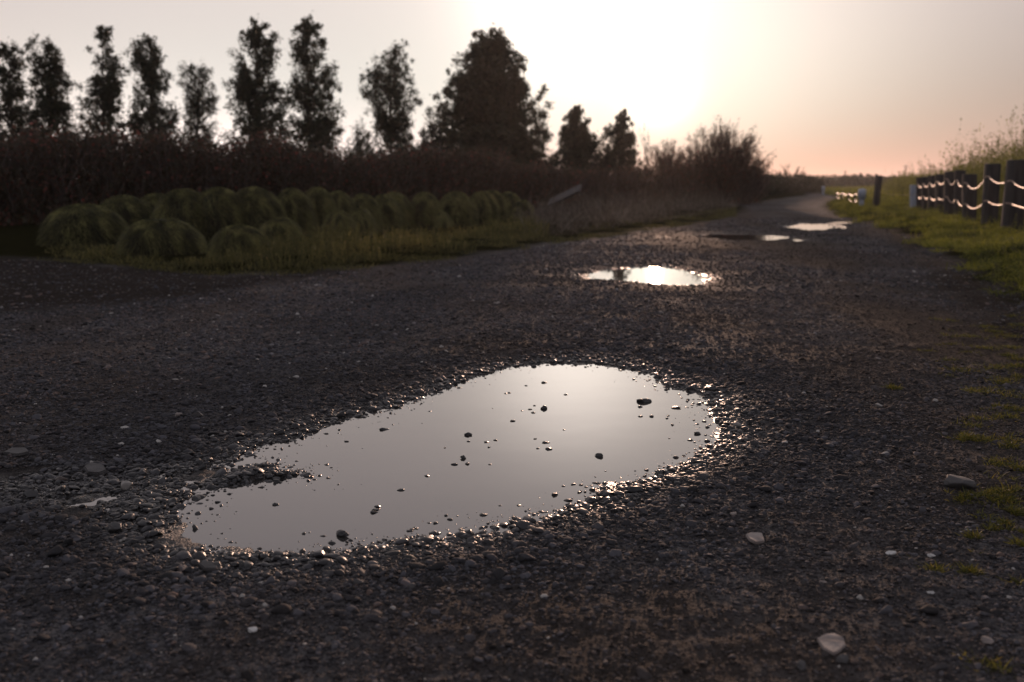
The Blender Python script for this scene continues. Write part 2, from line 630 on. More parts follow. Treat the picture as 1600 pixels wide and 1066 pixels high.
def gn_scatter(name, P, ROT, SCL, IDX, TONE, WET, coll, DUST=None):
    if DUST is None: DUST = np.zeros(len(P))
    me = bpy.data.meshes.new(name)
    n = len(P)
    me.vertices.add(n)
    me.vertices.foreach_set('co', np.asarray(P, dtype=np.float32).ravel())
    for an, arr in (('tone', TONE), ('wet', WET), ('dust', DUST)):
        a = me.attributes.new(an, 'FLOAT', 'POINT'); a.data.foreach_set('value', arr.astype(np.float32))
    a = me.attributes.new('idx', 'INT', 'POINT'); a.data.foreach_set('value', IDX.astype(np.int32))
    for an, arr in (('rot', ROT), ('scl', SCL)):
        a = me.attributes.new(an, 'FLOAT_VECTOR', 'POINT'); a.data.foreach_set('vector', arr.astype(np.float32).ravel())
    o = link(name, me)
    ng = bpy.data.node_groups.new(name, 'GeometryNodeTree')
    ng.interface.new_socket('Geometry', in_out='INPUT', socket_type='NodeSocketGeometry')
    ng.interface.new_socket('Geometry', in_out='OUTPUT', socket_type='NodeSocketGeometry')
    gi = ng.nodes.new('NodeGroupInput'); go = ng.nodes.new('NodeGroupOutput')
    ip = ng.nodes.new('GeometryNodeInstanceOnPoints')
    ci = ng.nodes.new('GeometryNodeCollectionInfo')
    ci.inputs['Collection'].default_value = coll
    ci.inputs['Separate Children'].default_value = True
    ci.inputs['Reset Children'].default_value = True

    def na(nm_, dt):
        k = ng.nodes.new('GeometryNodeInputNamedAttribute')
        k.data_type = dt
        k.inputs['Name'].default_value = nm_
        return k.outputs[0]
    ng.links.new(gi.outputs[0], ip.inputs['Points'])
    ng.links.new(ci.outputs[0], ip.inputs['Instance'])
    ip.inputs['Pick Instance'].default_value = True
    ng.links.new(na('idx', 'INT'), ip.inputs['Instance Index'])
    e2r = ng.nodes.new('FunctionNodeEulerToRotation')
    ng.links.new(na('rot', 'FLOAT_VECTOR'), e2r.inputs[0])
    ng.links.new(e2r.outputs[0], ip.inputs['Rotation'])
    ng.links.new(na('scl', 'FLOAT_VECTOR'), ip.inputs['Scale'])
    ng.links.new(ip.outputs[0], go.inputs[0])
    md = o.modifiers.new('scatter', 'NODES')
    md.node_group = ng
    return o


def build_gravel():
    # rings: (r0, r1, density per m2, median radius)
    XS, YS, RS = [], [], []
    for r0, r1, dens, med in [(1.0, 1.6, 36000, 0.0022), (1.6, 2.6, 28000, 0.0025), (2.6, 4.0, 19000, 0.0030), (4.0, 6.5, 8500, 0.0040), (6.5, 11, 2600, 0.0055), (11, 20, 380, 0.009)]:
        half = 0.62 if r0 < 6 else 0.55
        area = half * (r1 * r1 - r0 * r0)
        n = int(dens * area)
        a = rng.uniform(-half, half, n)
        r = np.sqrt(rng.uniform(r0 * r0, r1 * r1, n))
        XS.append(r * np.sin(a)); YS.append(r * np.cos(a))
        RS.append(0.9 * med * np.exp(rng.normal(0, 0.52, n)))
    # coarse wet stones crowding the rim of the large puddle
    n = 44000
    P = np.array(PUD[0]); 
    x = rng.uniform(P[:, 0].min() - 0.5, P[:, 0].max() + 0.45, n); y = rng.uniform(P[:, 1].min() - 0.35, P[:, 1].max() + 0.6, n)
    s = poly_sd(x, y, PUD[0])
    k = (s > -0.10) & (s < 0.38) & (rng.random(n) < np.clip(1.1 - s / 0.38, 0, 1))
    XS.append(x[k]); YS.append(y[k]); RS.append(0.0055 * np.exp(rng.normal(0, 0.45, k.sum())))
    # bigger clods half in the water along the near and left shores
    n = 15000
    P = np.array(PUD[0])
    x = rng.uniform(P[:, 0].min() - 0.3, P[:, 0].max() + 0.2, n); y = rng.uniform(P[:, 1].min() - 0.15, P[:, 1].max() + 0.1, n)
    s = poly_sd(x, y, PUD[0])
    k = (s > -0.05) & (s < 0.10) & (rng.random(n) < 0.85 * np.exp(-((s - 0.015) / 0.045) ** 2)) & (fbm(x, y, 6, 2, 49) > -0.15)
    XS.append(x[k]); YS.append(y[k]); RS.append(0.0085 * np.exp(rng.normal(0, 0.3, k.sum())))
    # wet stones in the mud on the left
    n = 5200
    P = np.array(MUDP)
    x = rng.uniform(P[:, 0].min(), P[:, 0].max(), n); y = rng.uniform(P[:, 1].min(), P[:, 1].max(), n)
    k = poly_sd(x, y, MUDP) < 0.05
    XS.append(x[k]); YS.append(y[k]); RS.append(0.0055 * np.exp(rng.normal(0, 0.4, k.sum())))
    X = np.concatenate(XS); Y = np.concatenate(YS); R = np.concatenate(RS)
    R = np.minimum(R, 0.016)
    F = ground_fields(X, Y)
    sd, mud, lv, rv = F
    Z = ground_z(X, Y, F)
    pn = fbm(X, Y, 3.0, 3, 33)
    u = rng.random(len(X))
    wf = worn_field(X, Y)
    keep = u < np.clip(0.86 + 0.8 * pn, 0.4, 1) * (1 - 0.5 * wf)
    R = R * (1 - 0.22 * wf)                        # patches of bare compacted mud
    sp = poly_sd(X, Y, SPITP)
    keep |= (sp < 0.01) & (u < 0.8)
    keep &= ~((sd < -0.02) & (sp > 0.01) & (rng.random(len(X)) > 0.16 * np.exp((sd + 0.02) * 26)))
    keep &= ~((sd < 0.0) & (sd > -0.02) & (sp > 0.01) & (rng.random(len(X)) > 0.6))
    keep &= ~((lv < 0.1) | (rv < -0.05))
    keep &= ~((poly_sd(X, Y, SOILL) < 0) & (u > 0.22))
    keep &= ~((poly_sd(X, Y, SOILR) < 0) & (u > 0.25))
    keep &= ~((mud < 0.02) & ((R < 0.0020) | (fbm(X, Y, 7.0, 2, 41) + 0.5 * u > 0.52)))
    keep |= (sp < 0.012) & (u < 0.75)
    under = (sd < -0.01) & (sp > 0.01)
    Z = np.where(under, ZW - 0.2 * R, Z)
    R = np.where(under, R * 0.8, R)
    X, Y, Z, R, sd, mud, wf = [q[keep] for q in (X, Y, Z, R, sd, mud, wf)]
    n = len(X)
    wet = np.clip(1 - (sd - 0.02) / 0.17, 0, 1)
    wet = np.maximum(wet, smooth01(0.4 - mud / 0.2))
    damp = np.clip(1 - (sd - 0.05 + 0.35 * fbm(X, Y, 1.5, 3, 45)) / 1.0, 0, 1)
    flat = rng.uniform(0.38, 0.8, n)
    SCL = np.stack([R * rng.uniform(0.95, 1.45, n), R * rng.uniform(0.75, 1.1, n), R * flat], -1)
    ROT = np.stack([rng.normal(0, 0.22, n), rng.normal(0, 0.22, n), rng.uniform(0, 6.283, n)], -1)
    tone = np.clip(rng.beta(2.2, 2.6, n) * (1 - 0.38 * damp) + 0.10 * fbm(X, Y, 0.9, 3, 47), 0, 0.93)
    hi = rng.random(n) < 0.006
    tone[hi] = 1.0
    Pz = np.stack([X, Y, Z + 0.15 * R], -1)
    dust = np.clip(wf * 0.9 + 0.35 * fbm(X, Y, 2.0, 3, 57), 0, 0.85) * (1 - wet)
    o = gn_scatter('gravel', Pz, ROT, SCL, rng.integers(0, 12, n), tone, wet, gcol, dust)
    tag(o, 'loose dark pebbles and chips strewn over the track', 'gravel', kind='stuff')
    print('gravel', n)


build_gravel()


def gz(x, y):
    return float(ground_z(np.array([x]), np.array([y]))[0])


def stone(px, py, wpx, hpx, mat, label, seed, wet=False, flat=0.5, name='stone', yaw=None, group=None):
    """a stone centred at photo pixel, wpx wide and hpx tall in the photo"""
    x, y = G(px, py + hpx * 0.3, ZW if wet else 0)
    dist = math.hypot(math.hypot(x, y), CAM_H)
    w = wpx / FPX * dist / 2
    h = max(hpx / FPX * dist / 2, 0.003)
    me = rock_mesh(name, 4, seed, cuts=14, rough=0.5, sharp=0.42) if mat is M_DARK else rock_mesh(name, 4, seed, cuts=12, rough=0.4, sharp=0.45)
    o = link(name, me, mat)
    o.scale = (w, w * flat, h)
    o.rotation_euler = (0, 0, (random.Random(seed).uniform(-0.35, 0.35) if yaw is None else yaw))
    o.location = (x, y, (ZW if wet else gz(x, y)) + h * (0.25 if wet else 0.42))
    tag(o, label, 'stone', group)
    return o


def shard(px, py, outline, mat, label, thick=0.006, tilt=(0, 0), name='flat_stone'):
    """thin slab of stone lying on the gravel; outline in photo pixels round its middle"""
    cx, cy = G(px, py)
    pts = []
    for ax, ay in outline:
        gx, gy = G(px + ax, py + ay)
        pts.append((gx - cx, gy - cy))
    bm = bmesh.new()
    vs = [bm.verts.new((a, b_, 0)) for a, b_ in pts]
    f = bm.faces.new(vs)
    if f.normal.z < 0: f.normal_flip()
    r = bmesh.ops.extrude_face_region(bm, geom=[f])
    for v in [g for g in r['geom'] if isinstance(g, bmesh.types.BMVert)]:
        v.co.z += thick
        v.co.x *= 0.95; v.co.y *= 0.95
    bmesh.ops.recalc_face_normals(bm, faces=bm.faces[:])
    bmesh.ops.bevel(bm, geom=bm.edges[:], offset=thick * 0.22, segments=2, affect='EDGES')
    bmesh.ops.triangulate(bm, faces=[f for f in bm.faces if len(f.verts) > 4])
    bmesh.ops.subdivide_edges(bm, edges=[e for e in bm.edges if e.calc_length() > 0.01], cuts=2, use_grid_fill=True)
    for v in bm.verts:
        v.co.z += 0.0012 * mnoise.noise(v.co * 60)
    me = bpy.data.meshes.new(name)
    bm.to_mesh(me); bm.free()
    o = link(name, me, mat)
    o.location = (cx, cy, gz(cx, cy) + 0.0025)
    o.rotation_euler = (tilt[0], tilt[1], 0)
    tag(o, label, 'stone')
    return o


shard(1298, 1013, [(-23, -6), (-12, -12), (6, -15), (20, -8), (24, 2), (14, 12), (4, 17), (-12, 9)], M_PALE,
      'pale flat hexagonal stone slab on gravel, biggest near the bottom edge', 0.005, (0.03, 0))
shard(1180, 843, [(-16, -3), (-8, -6), (11, -6), (15, 5), (0, 8), (-9, 4)], M_PALE,
      'small pinkish four-sided stone flake right of the large puddle', 0.006, (0.06, 0.05))
shard(148, 731, [(-18, -2), (-4, -7), (14, -4), (20, 2), (6, 6), (-12, 5)], M_GREY, 'grey slab-like stone beside the mud left of the large puddle', 0.012, (0.12, 0))
shard(24, 708, [(-20, 2), (-6, -4), (18, -4), (22, 1), (4, 4)], M_GREY, 'flat grey stone at the left edge above the wet mud', 0.008, (0.08, 0))
shard(325, 882, [(-17, -3), (0, -5), (16, 0), (15, 4), (-6, 4)], M_GREY, 'flat brownish stone just below the near left shore of the large puddle', 0.008, (0.1, 0))
stone(1500, 751, 46, 28, M_GREY, 'large rounded grey rock on gravel at right of the track', 31, flat=0.8)
stone(1252, 1040, 24, 18, M_GREY, 'rounded grey pebble left of the pale hexagonal slab', 32, flat=0.8)
stone(1318, 1037, 24, 14, M_GREY, 'rounded grey pebble just below the pale hexagonal slab', 33, flat=0.8)
stone(1391, 862, 18, 9, M_WHITE, 'white pointed chip on gravel right of the pinkish flake', 34)
stone(1455, 865, 15, 7, M_WHITE, 'small white chip near the yellow grass tuft at right', 35)
stone(395, 984, 16, 11, M_WHITE, 'white rounded pebble at lower left of the gravel', 36, flat=0.8)
stone(1147, 803, 14, 8, M_PALE, 'pale rounded pebble above the pinkish flake', 37)
stone(1543, 1000, 20, 13, M_PALE, 'pale pebble near the lower right corner', 38, flat=0.8)
stone(1455, 924, 12, 6, M_WHITE, 'tiny white pebble midway down the right gravel', 39)
stone(1285, 908, 13, 6, M_PALE, 'tan pebble between the flake and the hexagonal slab', 40)
stone(278, 646, 13, 9, M_PALE, 'pale round pebble on dark gravel above the left mud', 41)
stone(308, 645, 22, 12, M_GREY, 'reddish grey stone right of the pale round pebble', 42)
stone(180, 817, 26, 17, M_DARK, 'round black wet stone in mud left of the large puddle', 43, flat=0.9)
stone(50, 765, 34, 15, M_DARK, 'black wet stone half sunk in the mud at far left', 44)
stone(316, 722, 18, 13, M_DARK, 'dark wet stone on the upper left shore above the spit', 45)
stone(560, 903, 24, 12, M_GREY, 'grey stone on gravel below the near shore', 46)
stone(640, 908, 22, 9, M_GREY, 'flat grey pebble right of the grey stone below the near shore', 47)
stone(960, 790, 18, 16, M_DARK, 'blocky black stone on the right shore of the large puddle', 48, flat=0.9)
stone(1110, 602, 28, 12, M_DARK, 'dark rock on the far right rim of the large puddle', 49)
# stones standing in the large puddle
WS = [(1008, 624, 26, 11, 'black jagged rock in the water near the far right shore'),
      (1055, 636, 18, 5, 'long low black stone right of the jagged rock in the puddle'),
      (851, 636, 14, 9, 'black lump at the middle of the far water, largest of its cluster'),
      (731, 677, 15, 8, 'rounded black stone alone left of the puddle centre'),
      (724, 714, 10, 8, 'knobbly black stone in water below the rounded black stone'),
      (730, 724, 12, 4, 'flat black stone just under the knobbly one in the water'),
      (937, 711, 14, 7, 'black triangular stone alone in the right half of the puddle'),
      (535, 832, 24, 16, 'pointed black stone standing near the near shore of the puddle'),
      (600, 670, 18, 5, 'thin black stone near the left far shore of the puddle'),
      (800, 657, 10, 4, 'small black stone left of the centre cluster in the puddle'),
      (849, 597, 11, 4, 'small stone near the far shore of the puddle'),
      (755, 803, 18, 5, 'low flat stone near the near shore of the puddle'),
      (1090, 676, 12, 8, 'dark stone close to the right shore of the puddle'),
      (305, 823, 11, 11, 'small round black stone in the left corner of the puddle'),
      (867, 771, 14, 8, 'dark stone in water off the near right shore')]
for i, (a, b_, w_, h_, lb) in enumerate(WS):
    stone(a, b_, w_, h_, M_DARK, lb, 60 + i, wet=True, flat=0.6)


def small_islands():
    pts = [(855, 571), (795, 614), (822, 603), (790, 615), (828, 640), (815, 642), (835, 634), (833, 645), (884, 617), (881, 672), (836, 686), (852, 692),
           (760, 691), (764, 699), (774, 688), (732, 690), (857, 702), (840, 701), (667, 744), (626, 766), (587, 797), (584, 801), (590, 792),
           (430, 789), (402, 862), (404, 735), (400, 744), (697, 806), (703, 812), (680, 818), (1000, 636), (1000, 651), (1060, 608), (1065, 622),
           (1075, 625), (1044, 650), (1042, 654), (1018, 651), (990, 755), (1078, 688), (1090, 663), (1068, 712), (1055, 715), (1078, 730), (1010, 735),
           (908, 758), (930, 755), (940, 763), (905, 770), (918, 780), (880, 760), (896, 757), (530, 672), (541, 690), (510, 678), (606, 653),
           (325, 770), (340, 785), (330, 795), (560, 850), (900, 787), (695, 700), (710, 726), (765, 726), (810, 790), (640, 830), (650, 826), (1120, 640), (1105, 668)]
    P, R = [], []
    for a, b_ in pts:
        x, y = G(a, b_, ZW)
        r = rng.uniform(0.0035, 0.0075)
        P.append((x, y, ZW + 0.0006)); R.append(r)
    n = len(P)
    P = np.array(P); R = np.array(R)
    SCL = np.stack([R * rng.uniform(1.0, 1.6, n), R, R * rng.uniform(0.35, 0.7, n)], -1)
    ROT = np.stack([np.zeros(n), np.zeros(n), rng.uniform(-0.5, 0.5, n)], -1)
    o = gn_scatter('gravel', P, ROT, SCL, rng.integers(0, 12, n), np.full(n, 0.25), np.ones(n), gcol)
    tag(o, 'tiny pebbles breaking the surface of the large puddle', 'gravel', kind='stuff')


small_islands()


# ------------------------------------------------------------------ foliage tools
def leaf_mat(name, stops, trans=0.35, rough=0.6):
    m, nt, b = new_mat(name)
    t = nattr(nt, 'tint')
    col = ramp(nt, t, stops)
    nt.links.new(col, b.inputs['Base Color'])
    b.inputs['Roughness'].default_value = rough
    tr = nt.nodes.new('ShaderNodeBsdfTranslucent')
    nt.links.new(col, tr.inputs[0])
    ms = nt.nodes.new('ShaderNodeMixShader')
    ms.inputs[0].default_value = trans
    nt.links.new(b.outputs[0], ms.inputs[1])
    nt.links.new(tr.outputs[0], ms.inputs[2])
    nt.links.new(ms.outputs[0], nt.nodes['Material Output'].inputs[0])
    return m


M_LEAF = leaf_mat('evergreen_leaf', [(0, (0.016, 0.018, 0.007)), (0.6, (0.032, 0.034, 0.011)), (1, (0.06, 0.058, 0.02))], 0.2)
M_REDLEAF = leaf_mat('red_leaf', [(0, (0.03, 0.022, 0.014)), (0.5, (0.07, 0.055, 0.028)), (0.8, (0.14, 0.06, 0.04)), (1, (0.34, 0.07, 0.05))], 0.35)
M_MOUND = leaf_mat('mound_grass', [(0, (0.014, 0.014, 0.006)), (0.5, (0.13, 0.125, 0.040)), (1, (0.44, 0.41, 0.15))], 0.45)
M_WEED = leaf_mat('weed', [(0, (0.05, 0.052, 0.014)), (0.5, (0.15, 0.135, 0.038)), (0.85, (0.32, 0.26, 0.09)), (1, (0.42, 0.27, 0.12))], 0.45)
M_GRASS = leaf_mat('grass', [(0, (0.04, 0.048, 0.008)), (0.55, (0.19, 0.20, 0.026)), (1, (0.38, 0.35, 0.06))], 0.5)
M_RAPE = leaf_mat('bank_plant', [(0, (0.07, 0.075, 0.018)), (0.6, (0.20, 0.20, 0.045)), (0.9, (0.34, 0.31, 0.08)), (1, (0.6, 0.5, 0.06))], 0.5)
M_DRY = leaf_mat('dry_grass', [(0, (0.05, 0.042, 0.022)), (0.5, (0.12, 0.095, 0.07)), (1, (0.38, 0.33, 0.29))], 0.3)
M_MOSS = leaf_mat('moss', [(0, (0.05, 0.055, 0.012)), (0.7, (0.17, 0.165, 0.026)), (1, (0.30, 0.22, 0.04))], 0.4)
M_TWIG = leaf_mat('bare_twig', [(0, (0.045, 0.032, 0.026)), (0.7, (0.09, 0.065, 0.055)), (1, (0.17, 0.13, 0.115))], 0.0, 0.8)


def bark_mat():
    m, nt, b = new_mat('bark')
    geo = nt.nodes.new('ShaderNodeNewGeometry')
    n = ntex(nt, 'ShaderNodeTexNoise', 14, 5, geo.outputs['Position'])
    nt.links.new(ramp(nt, n.outputs[0], [(0.3, (0.025, 0.019, 0.015)), (0.7, (0.07, 0.055, 0.045))]), b.inputs['Base Color'])
    b.inputs['Roughness'].default_value = 0.9
    return m


M_BARK = bark_mat()


def ribbons(base, d0, length, width, droop, K=3, side=None, tint=None, taper=1.0, droopdir=None):
    n = len(base)
    base = np.asarray(base, float); d0 = np.asarray(d0, float)
    d0 = d0 / (np.linalg.norm(d0, axis=1, keepdims=True) + 1e-9)
    L_ = np.broadcast_to(length, (n,)).astype(float); Wd = np.broadcast_to(width, (n,)).astype(float)
    dr = np.broadcast_to(droop, (n,)).astype(float)
    if side is None:
        rv = rng.normal(size=(n, 3))
        side = np.cross(d0, rv)
    side = side / (np.linalg.norm(side, axis=1, keepdims=True) + 1e-9)
    ts = np.linspace(0, 1, K + 1)
    dd = np.array([0, 0, -1.0]) if droopdir is None else droopdir
    V = np.zeros((n, K + 1, 2, 3))
    for i, t in enumerate(ts):
        p = base + d0 * (L_ * t)[:, None] + dd * (dr * L_ * t * t)[:, None]
        w = Wd * (1 - taper * t ** 1.5) * 0.5
        w = np.maximum(w, Wd * 0.08)
        V[:, i, 0] = p - side * w[:, None]
        V[:, i, 1] = p + side * w[:, None]
    ids = np.arange(n * (K + 1) * 2).reshape(n, K + 1, 2)
    F = np.stack([ids[:, :-1, 0], ids[:, :-1, 1], ids[:, 1:, 1], ids[:, 1:, 0]], -1).reshape(-1, 4)
    if tint is None: tint = rng.random(n)
    T = np.repeat(tint, (K + 1) * 2)
    return V.reshape(-1, 3), F, T


def leaves(P, size, tint=None, asp=0.55, updir=0.3):
    """small four-cornered leaves with a fold, scattered at points P"""
    n = len(P)
    sz = np.broadcast_to(size, (n,)).astype(float) * np.exp(rng.normal(0, 0.25, n))
    a = rng.normal(size=(n, 3)); a[:, 2] += updir
    a /= np.linalg.norm(a, axis=1, keepdims=True)
    b = np.cross(a, rng.normal(size=(n, 3)))
    b /= np.linalg.norm(b, axis=1, keepdims=True)
    P = np.asarray(P, float)
    s = sz[:, None]
    V = np.stack([P - a * s * 0.5, P + b * s * asp * 0.5, P + a * s * 0.5, P - b * s * asp * 0.5], 1)
    ids = np.arange(n * 4).reshape(n, 4)
    if tint is None: tint = rng.random(n)
    return V.reshape(-1, 3), ids, np.repeat(tint, 4)


def cat(parts):
    V, F, T = [], [], []
    o = 0
    for v, f, t in parts:
        V.append(v); F.append(f + o); T.append(t); o += len(v)
    return np.vstack(V), np.vstack(F), np.concatenate(T)


def tube(pts, radii, n=6):
    """tapered tube through pts -> verts, quads"""
    pts = [Vector(p) for p in pts]
    V, F = [], []
    for i, p in enumerate(pts):
        d = (pts[min(i + 1, len(pts) - 1)] - pts[max(i - 1, 0)])
        d = d.normalized() if d.length > 1e-9 else Vector((0, 0, 1))
        up = Vector((0, 0, 1)) if abs(d.z) < 0.9 else Vector((1, 0, 0))
        a = d.cross(up).normalized(); b = d.cross(a).normalized()
        for k in range(n):
            t = 2 * math.pi * k / n
            V.append(p + (a * math.cos(t) + b * math.sin(t)) * radii[i])
    for i in range(len(pts) - 1):
        for k in range(n):
            F.append((i * n + k, i * n + (k + 1) % n, (i + 1) * n + (k + 1) % n, (i + 1) * n + k))
    return np.array([tuple(v) for v in V]), np.array(F)


def tubes_mesh(name, tubes):
    V, F = [], []
    o = 0
    for v, f in tubes:
        V.append(v); F.append(f + o); o += len(v)
    return np_mesh(name, np.vstack(V), np.vstack(F))


# ------------------------------------------------------------------ trees
def make_tree(px, top, D, prof, label, name='slender_tree', dens=1.0, group='slender trees behind the hedge', leaf=0.055, stems=1, seed=0, clump=0.19, offaxis=0.0, cat_='tree', spindly=0.0):
    """prof: list of (photo row, left px, right px) giving the outline of the crown"""
    r = random.Random(seed * 13 + 5)
    x, y = AT(px, D)
    z0 = gz(x, y) if D < 60 else 0.0
    root = empty(name, (x, y, z0))
    k = D / FPX
    H = ZAT(top, D) - z0
    rows = sorted([(ZAT(a, D) - z0, AT(l, D, a)[0] - x, AT(rr, D, a)[0] - x) for a, l, rr in prof])
    zs = [q[0] for q in rows]; ls = [q[1] for q in rows]; rs = [q[2] for q in rows]
    zb = zs[0]
    tb = []
    # main stem, wavering
    ph = r.uniform(0, 6)
    lean = (rows[-1][1] + rows[-1][2]) / 2 if offaxis == 0 else offaxis

    def axis(t, s=0):
        return Vector((0.05 * math.sin(2.3 * t + ph + s) + lean * t + (0 if s == 0 else 0.16 * t * math.sin(s * 2.1)), 0.05 * math.sin(1.9 * t + ph * 2 + s), t * H * 0.97))
    for s in range(stems):
        sc = 1.0 if s == 0 else r.uniform(0.75, 0.92)
        pts = [axis(i / 12 * sc, s) for i in range(13)]
        tb.append(tube(pts, [0.055 * (1 - 0.88 * i / 12) * (H / 4) ** 0.6 * (1 if s == 0 else 0.7) for i in range(13)], 7))
    P, S = [], []
    nb = int(52 * dens * (H / 4.0))
    wmax = max(b_ - a_ for a_, b_ in zip(ls, rs))
    for i in range(nb):
        for _t in range(30):
            f = r.random()
            z = zb + (H * 0.985 - zb) * f
            if r.random() < (0.22 + (np.interp(z, zs, rs) - np.interp(z, zs, ls)) / wmax) / 1.22:
                break
        lft = np.interp(z, zs, ls); rgt = np.interp(z, zs, rs)
        cx = (lft + rgt) / 2; hw = (rgt - lft) / 2
        az = r.uniform(0, 2 * math.pi)
        rad = hw * r.uniform(0.5, 1.12) * (1 + 0.34 * mnoise.noise(Vector((math.cos(az) * 1.3 + seed * 7.7, math.sin(az) * 1.3, z * 2.1))))
        rad = max(0.02, rad - clump * 0.12)
        tip = Vector((cx + rad * math.cos(az), hw * r.uniform(0.4, 1.0) * math.sin(az), z))
        t0 = max(0.05, (z - rad * r.uniform(0.8, 1.6)) / H)
        st = axis(min(t0, 0.96), r.randrange(stems))
        mid = st.lerp(tip, 0.55) + Vector((0, 0, -0.05 * rad))
        pts = [st, st.lerp(mid, 0.5) + Vector((r.uniform(-.02, .02), r.uniform(-.02, .02), 0)), mid, tip]
        br = 0.012 + 0.014 * (1 - f)
        tb.append(tube(pts, [br, br * 0.8, br * 0.6, br * 0.25], 4))
        # sprays of leaves along the outer part of the limb
        m = r.randint(2, 5)
        for j in range(m):
            q = mid.lerp(tip, (j + 0.4) / m) if j else tip
            q = q + Vector((r.gauss(0, clump * .4), r.gauss(0, clump * .4), r.gauss(0, clump * .4)))
            nl = int(r.uniform(30, 75) * (clump / 0.19) ** 1.5)
            cs = clump * r.uniform(0.45, 0.85) * min(1.0, 0.30 + hw * 1.3)
            c = rng.normal(size=(nl, 3)) * cs * np.array([0.46, 0.46, 0.5])
            # twiglets that stick out of the clump
            P.append(np.array(q) + c)
            # inner leaves near the stem
            if dens > 3 or (dens > 1.4 and r.random() < 0.22):
                q2 = st.lerp(mid, r.uniform(0.3, 1))
                P.append(np.array(q2) + rng.normal(size=(nl, 3)) * cs * 0.8)
    # shoot tips at the top
    for i in range(3 + int(4 * spindly)):
        q = Vector((r.uniform(ls[-1], rs[-1]), r.uniform(-.1, .1), H * r.uniform(0.93, 1.0)))
        tb.append(tube([q - Vector((0, 0, 0.35)), q], [0.006, 0.003], 3))
        P.append(np.array(q) + rng.normal(size=(22, 3)) * np.array([0.035, 0.035, 0.10]))
    P = np.vstack(P)
    link('trunk', tubes_mesh('trunk', tb), M_BARK, root)
    V, F, T = leaves(P, leaf)
    cr = link('crown', np_mesh('crown', V, F, {'tint': T}, smooth=False), M_LEAF, root)
    tag(root, label, cat_, group)
    return root


make_tree(15, 60, 25, [(60, 5, 25), (90, -8, 36), (125, -15, 38), (160, -20, 40), (200, -25, 42), (235, -30, 45)],
          'tall thin evergreen cut by the left edge of the view', seed=1, dens=1.35)
make_tree(74, 62, 25, [(62, 55, 88), (85, 42, 96), (100, 48, 92), (118, 60, 98), (140, 45, 113), (180, 38, 120), (230, 34, 124)],
          'evergreen with rounded head and dense wide lower crown, second from left', seed=2, dens=1.9)
make_tree(162, 42, 25.5, [(42, 152, 172), (70, 143, 180), (95, 138, 188), (130, 133, 190), (165, 128, 192), (220, 126, 198)],
          'slim open evergreen with visible trunk, third from left', seed=3, dens=1.3)
make_tree(230, 54, 25.5, [(54, 220, 242), (75, 196, 254), (105, 196, 256), (135, 205, 268), (165, 200, 275), (215, 196, 280)],
          'evergreen with forked stem and two leafy heads, fourth from left', seed=4, dens=1.5, stems=2)
make_tree(308, 100, 27, [(98, 282, 330), (115, 278, 332), (130, 284, 330), (150, 288, 336), (180, 284, 340), (225, 282, 340)],
          'short fuzzy tree with flat top, lowest of the slender row', seed=5, dens=1.9, leaf=0.04, clump=0.16, spindly=1)
make_tree(403, 34, 26, [(34, 396, 408), (55, 380, 428), (95, 370, 440), (130, 360, 444), (165, 356, 450), (215, 352, 456)],
          'tall narrow pyramid evergreen left of its twin', seed=6, dens=1.9)
make_tree(487, 28, 26.5, [(28, 474, 488), (50, 466, 504), (85, 454, 514), (110, 448, 524), (150, 446, 528), (180, 444, 534), (220, 438, 536)],
          'tallest narrow pyramid evergreen, right of its twin', seed=7, dens=1.9)
make_tree(608, 66, 29, [(66, 588, 634), (90, 578, 636), (110, 570, 640), (135, 564, 648), (155, 562, 660), (175, 578, 650), (225, 580, 645)],
          'lone open-crowned evergreen with side tufts, left of the big dark tree', seed=8, dens=1.6)
make_tree(775, 48, 34, [(48, 768, 786), (62, 744, 794), (80, 732, 812), (110, 710, 828), (135, 694, 838), (160, 686, 840), (175, 682, 850), (200, 660, 862), (240, 644, 868), (275, 636, 868)],
          'big dense dark conical evergreen, widest tree in the row', name='broad_tree', seed=9, dens=5.6, clump=0.24, leaf=0.08, group=None)
make_tree(905, 168, 41, [(166, 897, 906), (185, 880, 914), (205, 880, 922), (218, 878, 938), (245, 874, 942), (280, 870, 948)],
          'small dark evergreen with narrow top right of the big tree', name='small_tree', seed=10, dens=3.6, clump=0.17, leaf=0.08, group='small evergreens near the bend')
make_tree(968, 172, 41, [(172, 972, 979), (192, 960, 984), (215, 942, 996), (240, 934, 1003), (280, 926, 1010)],
          'small ragged evergreen with pointed tip left of the sun', name='small_tree', seed=11, dens=3.0, clump=0.17, leaf=0.075, group='small evergreens near the bend')


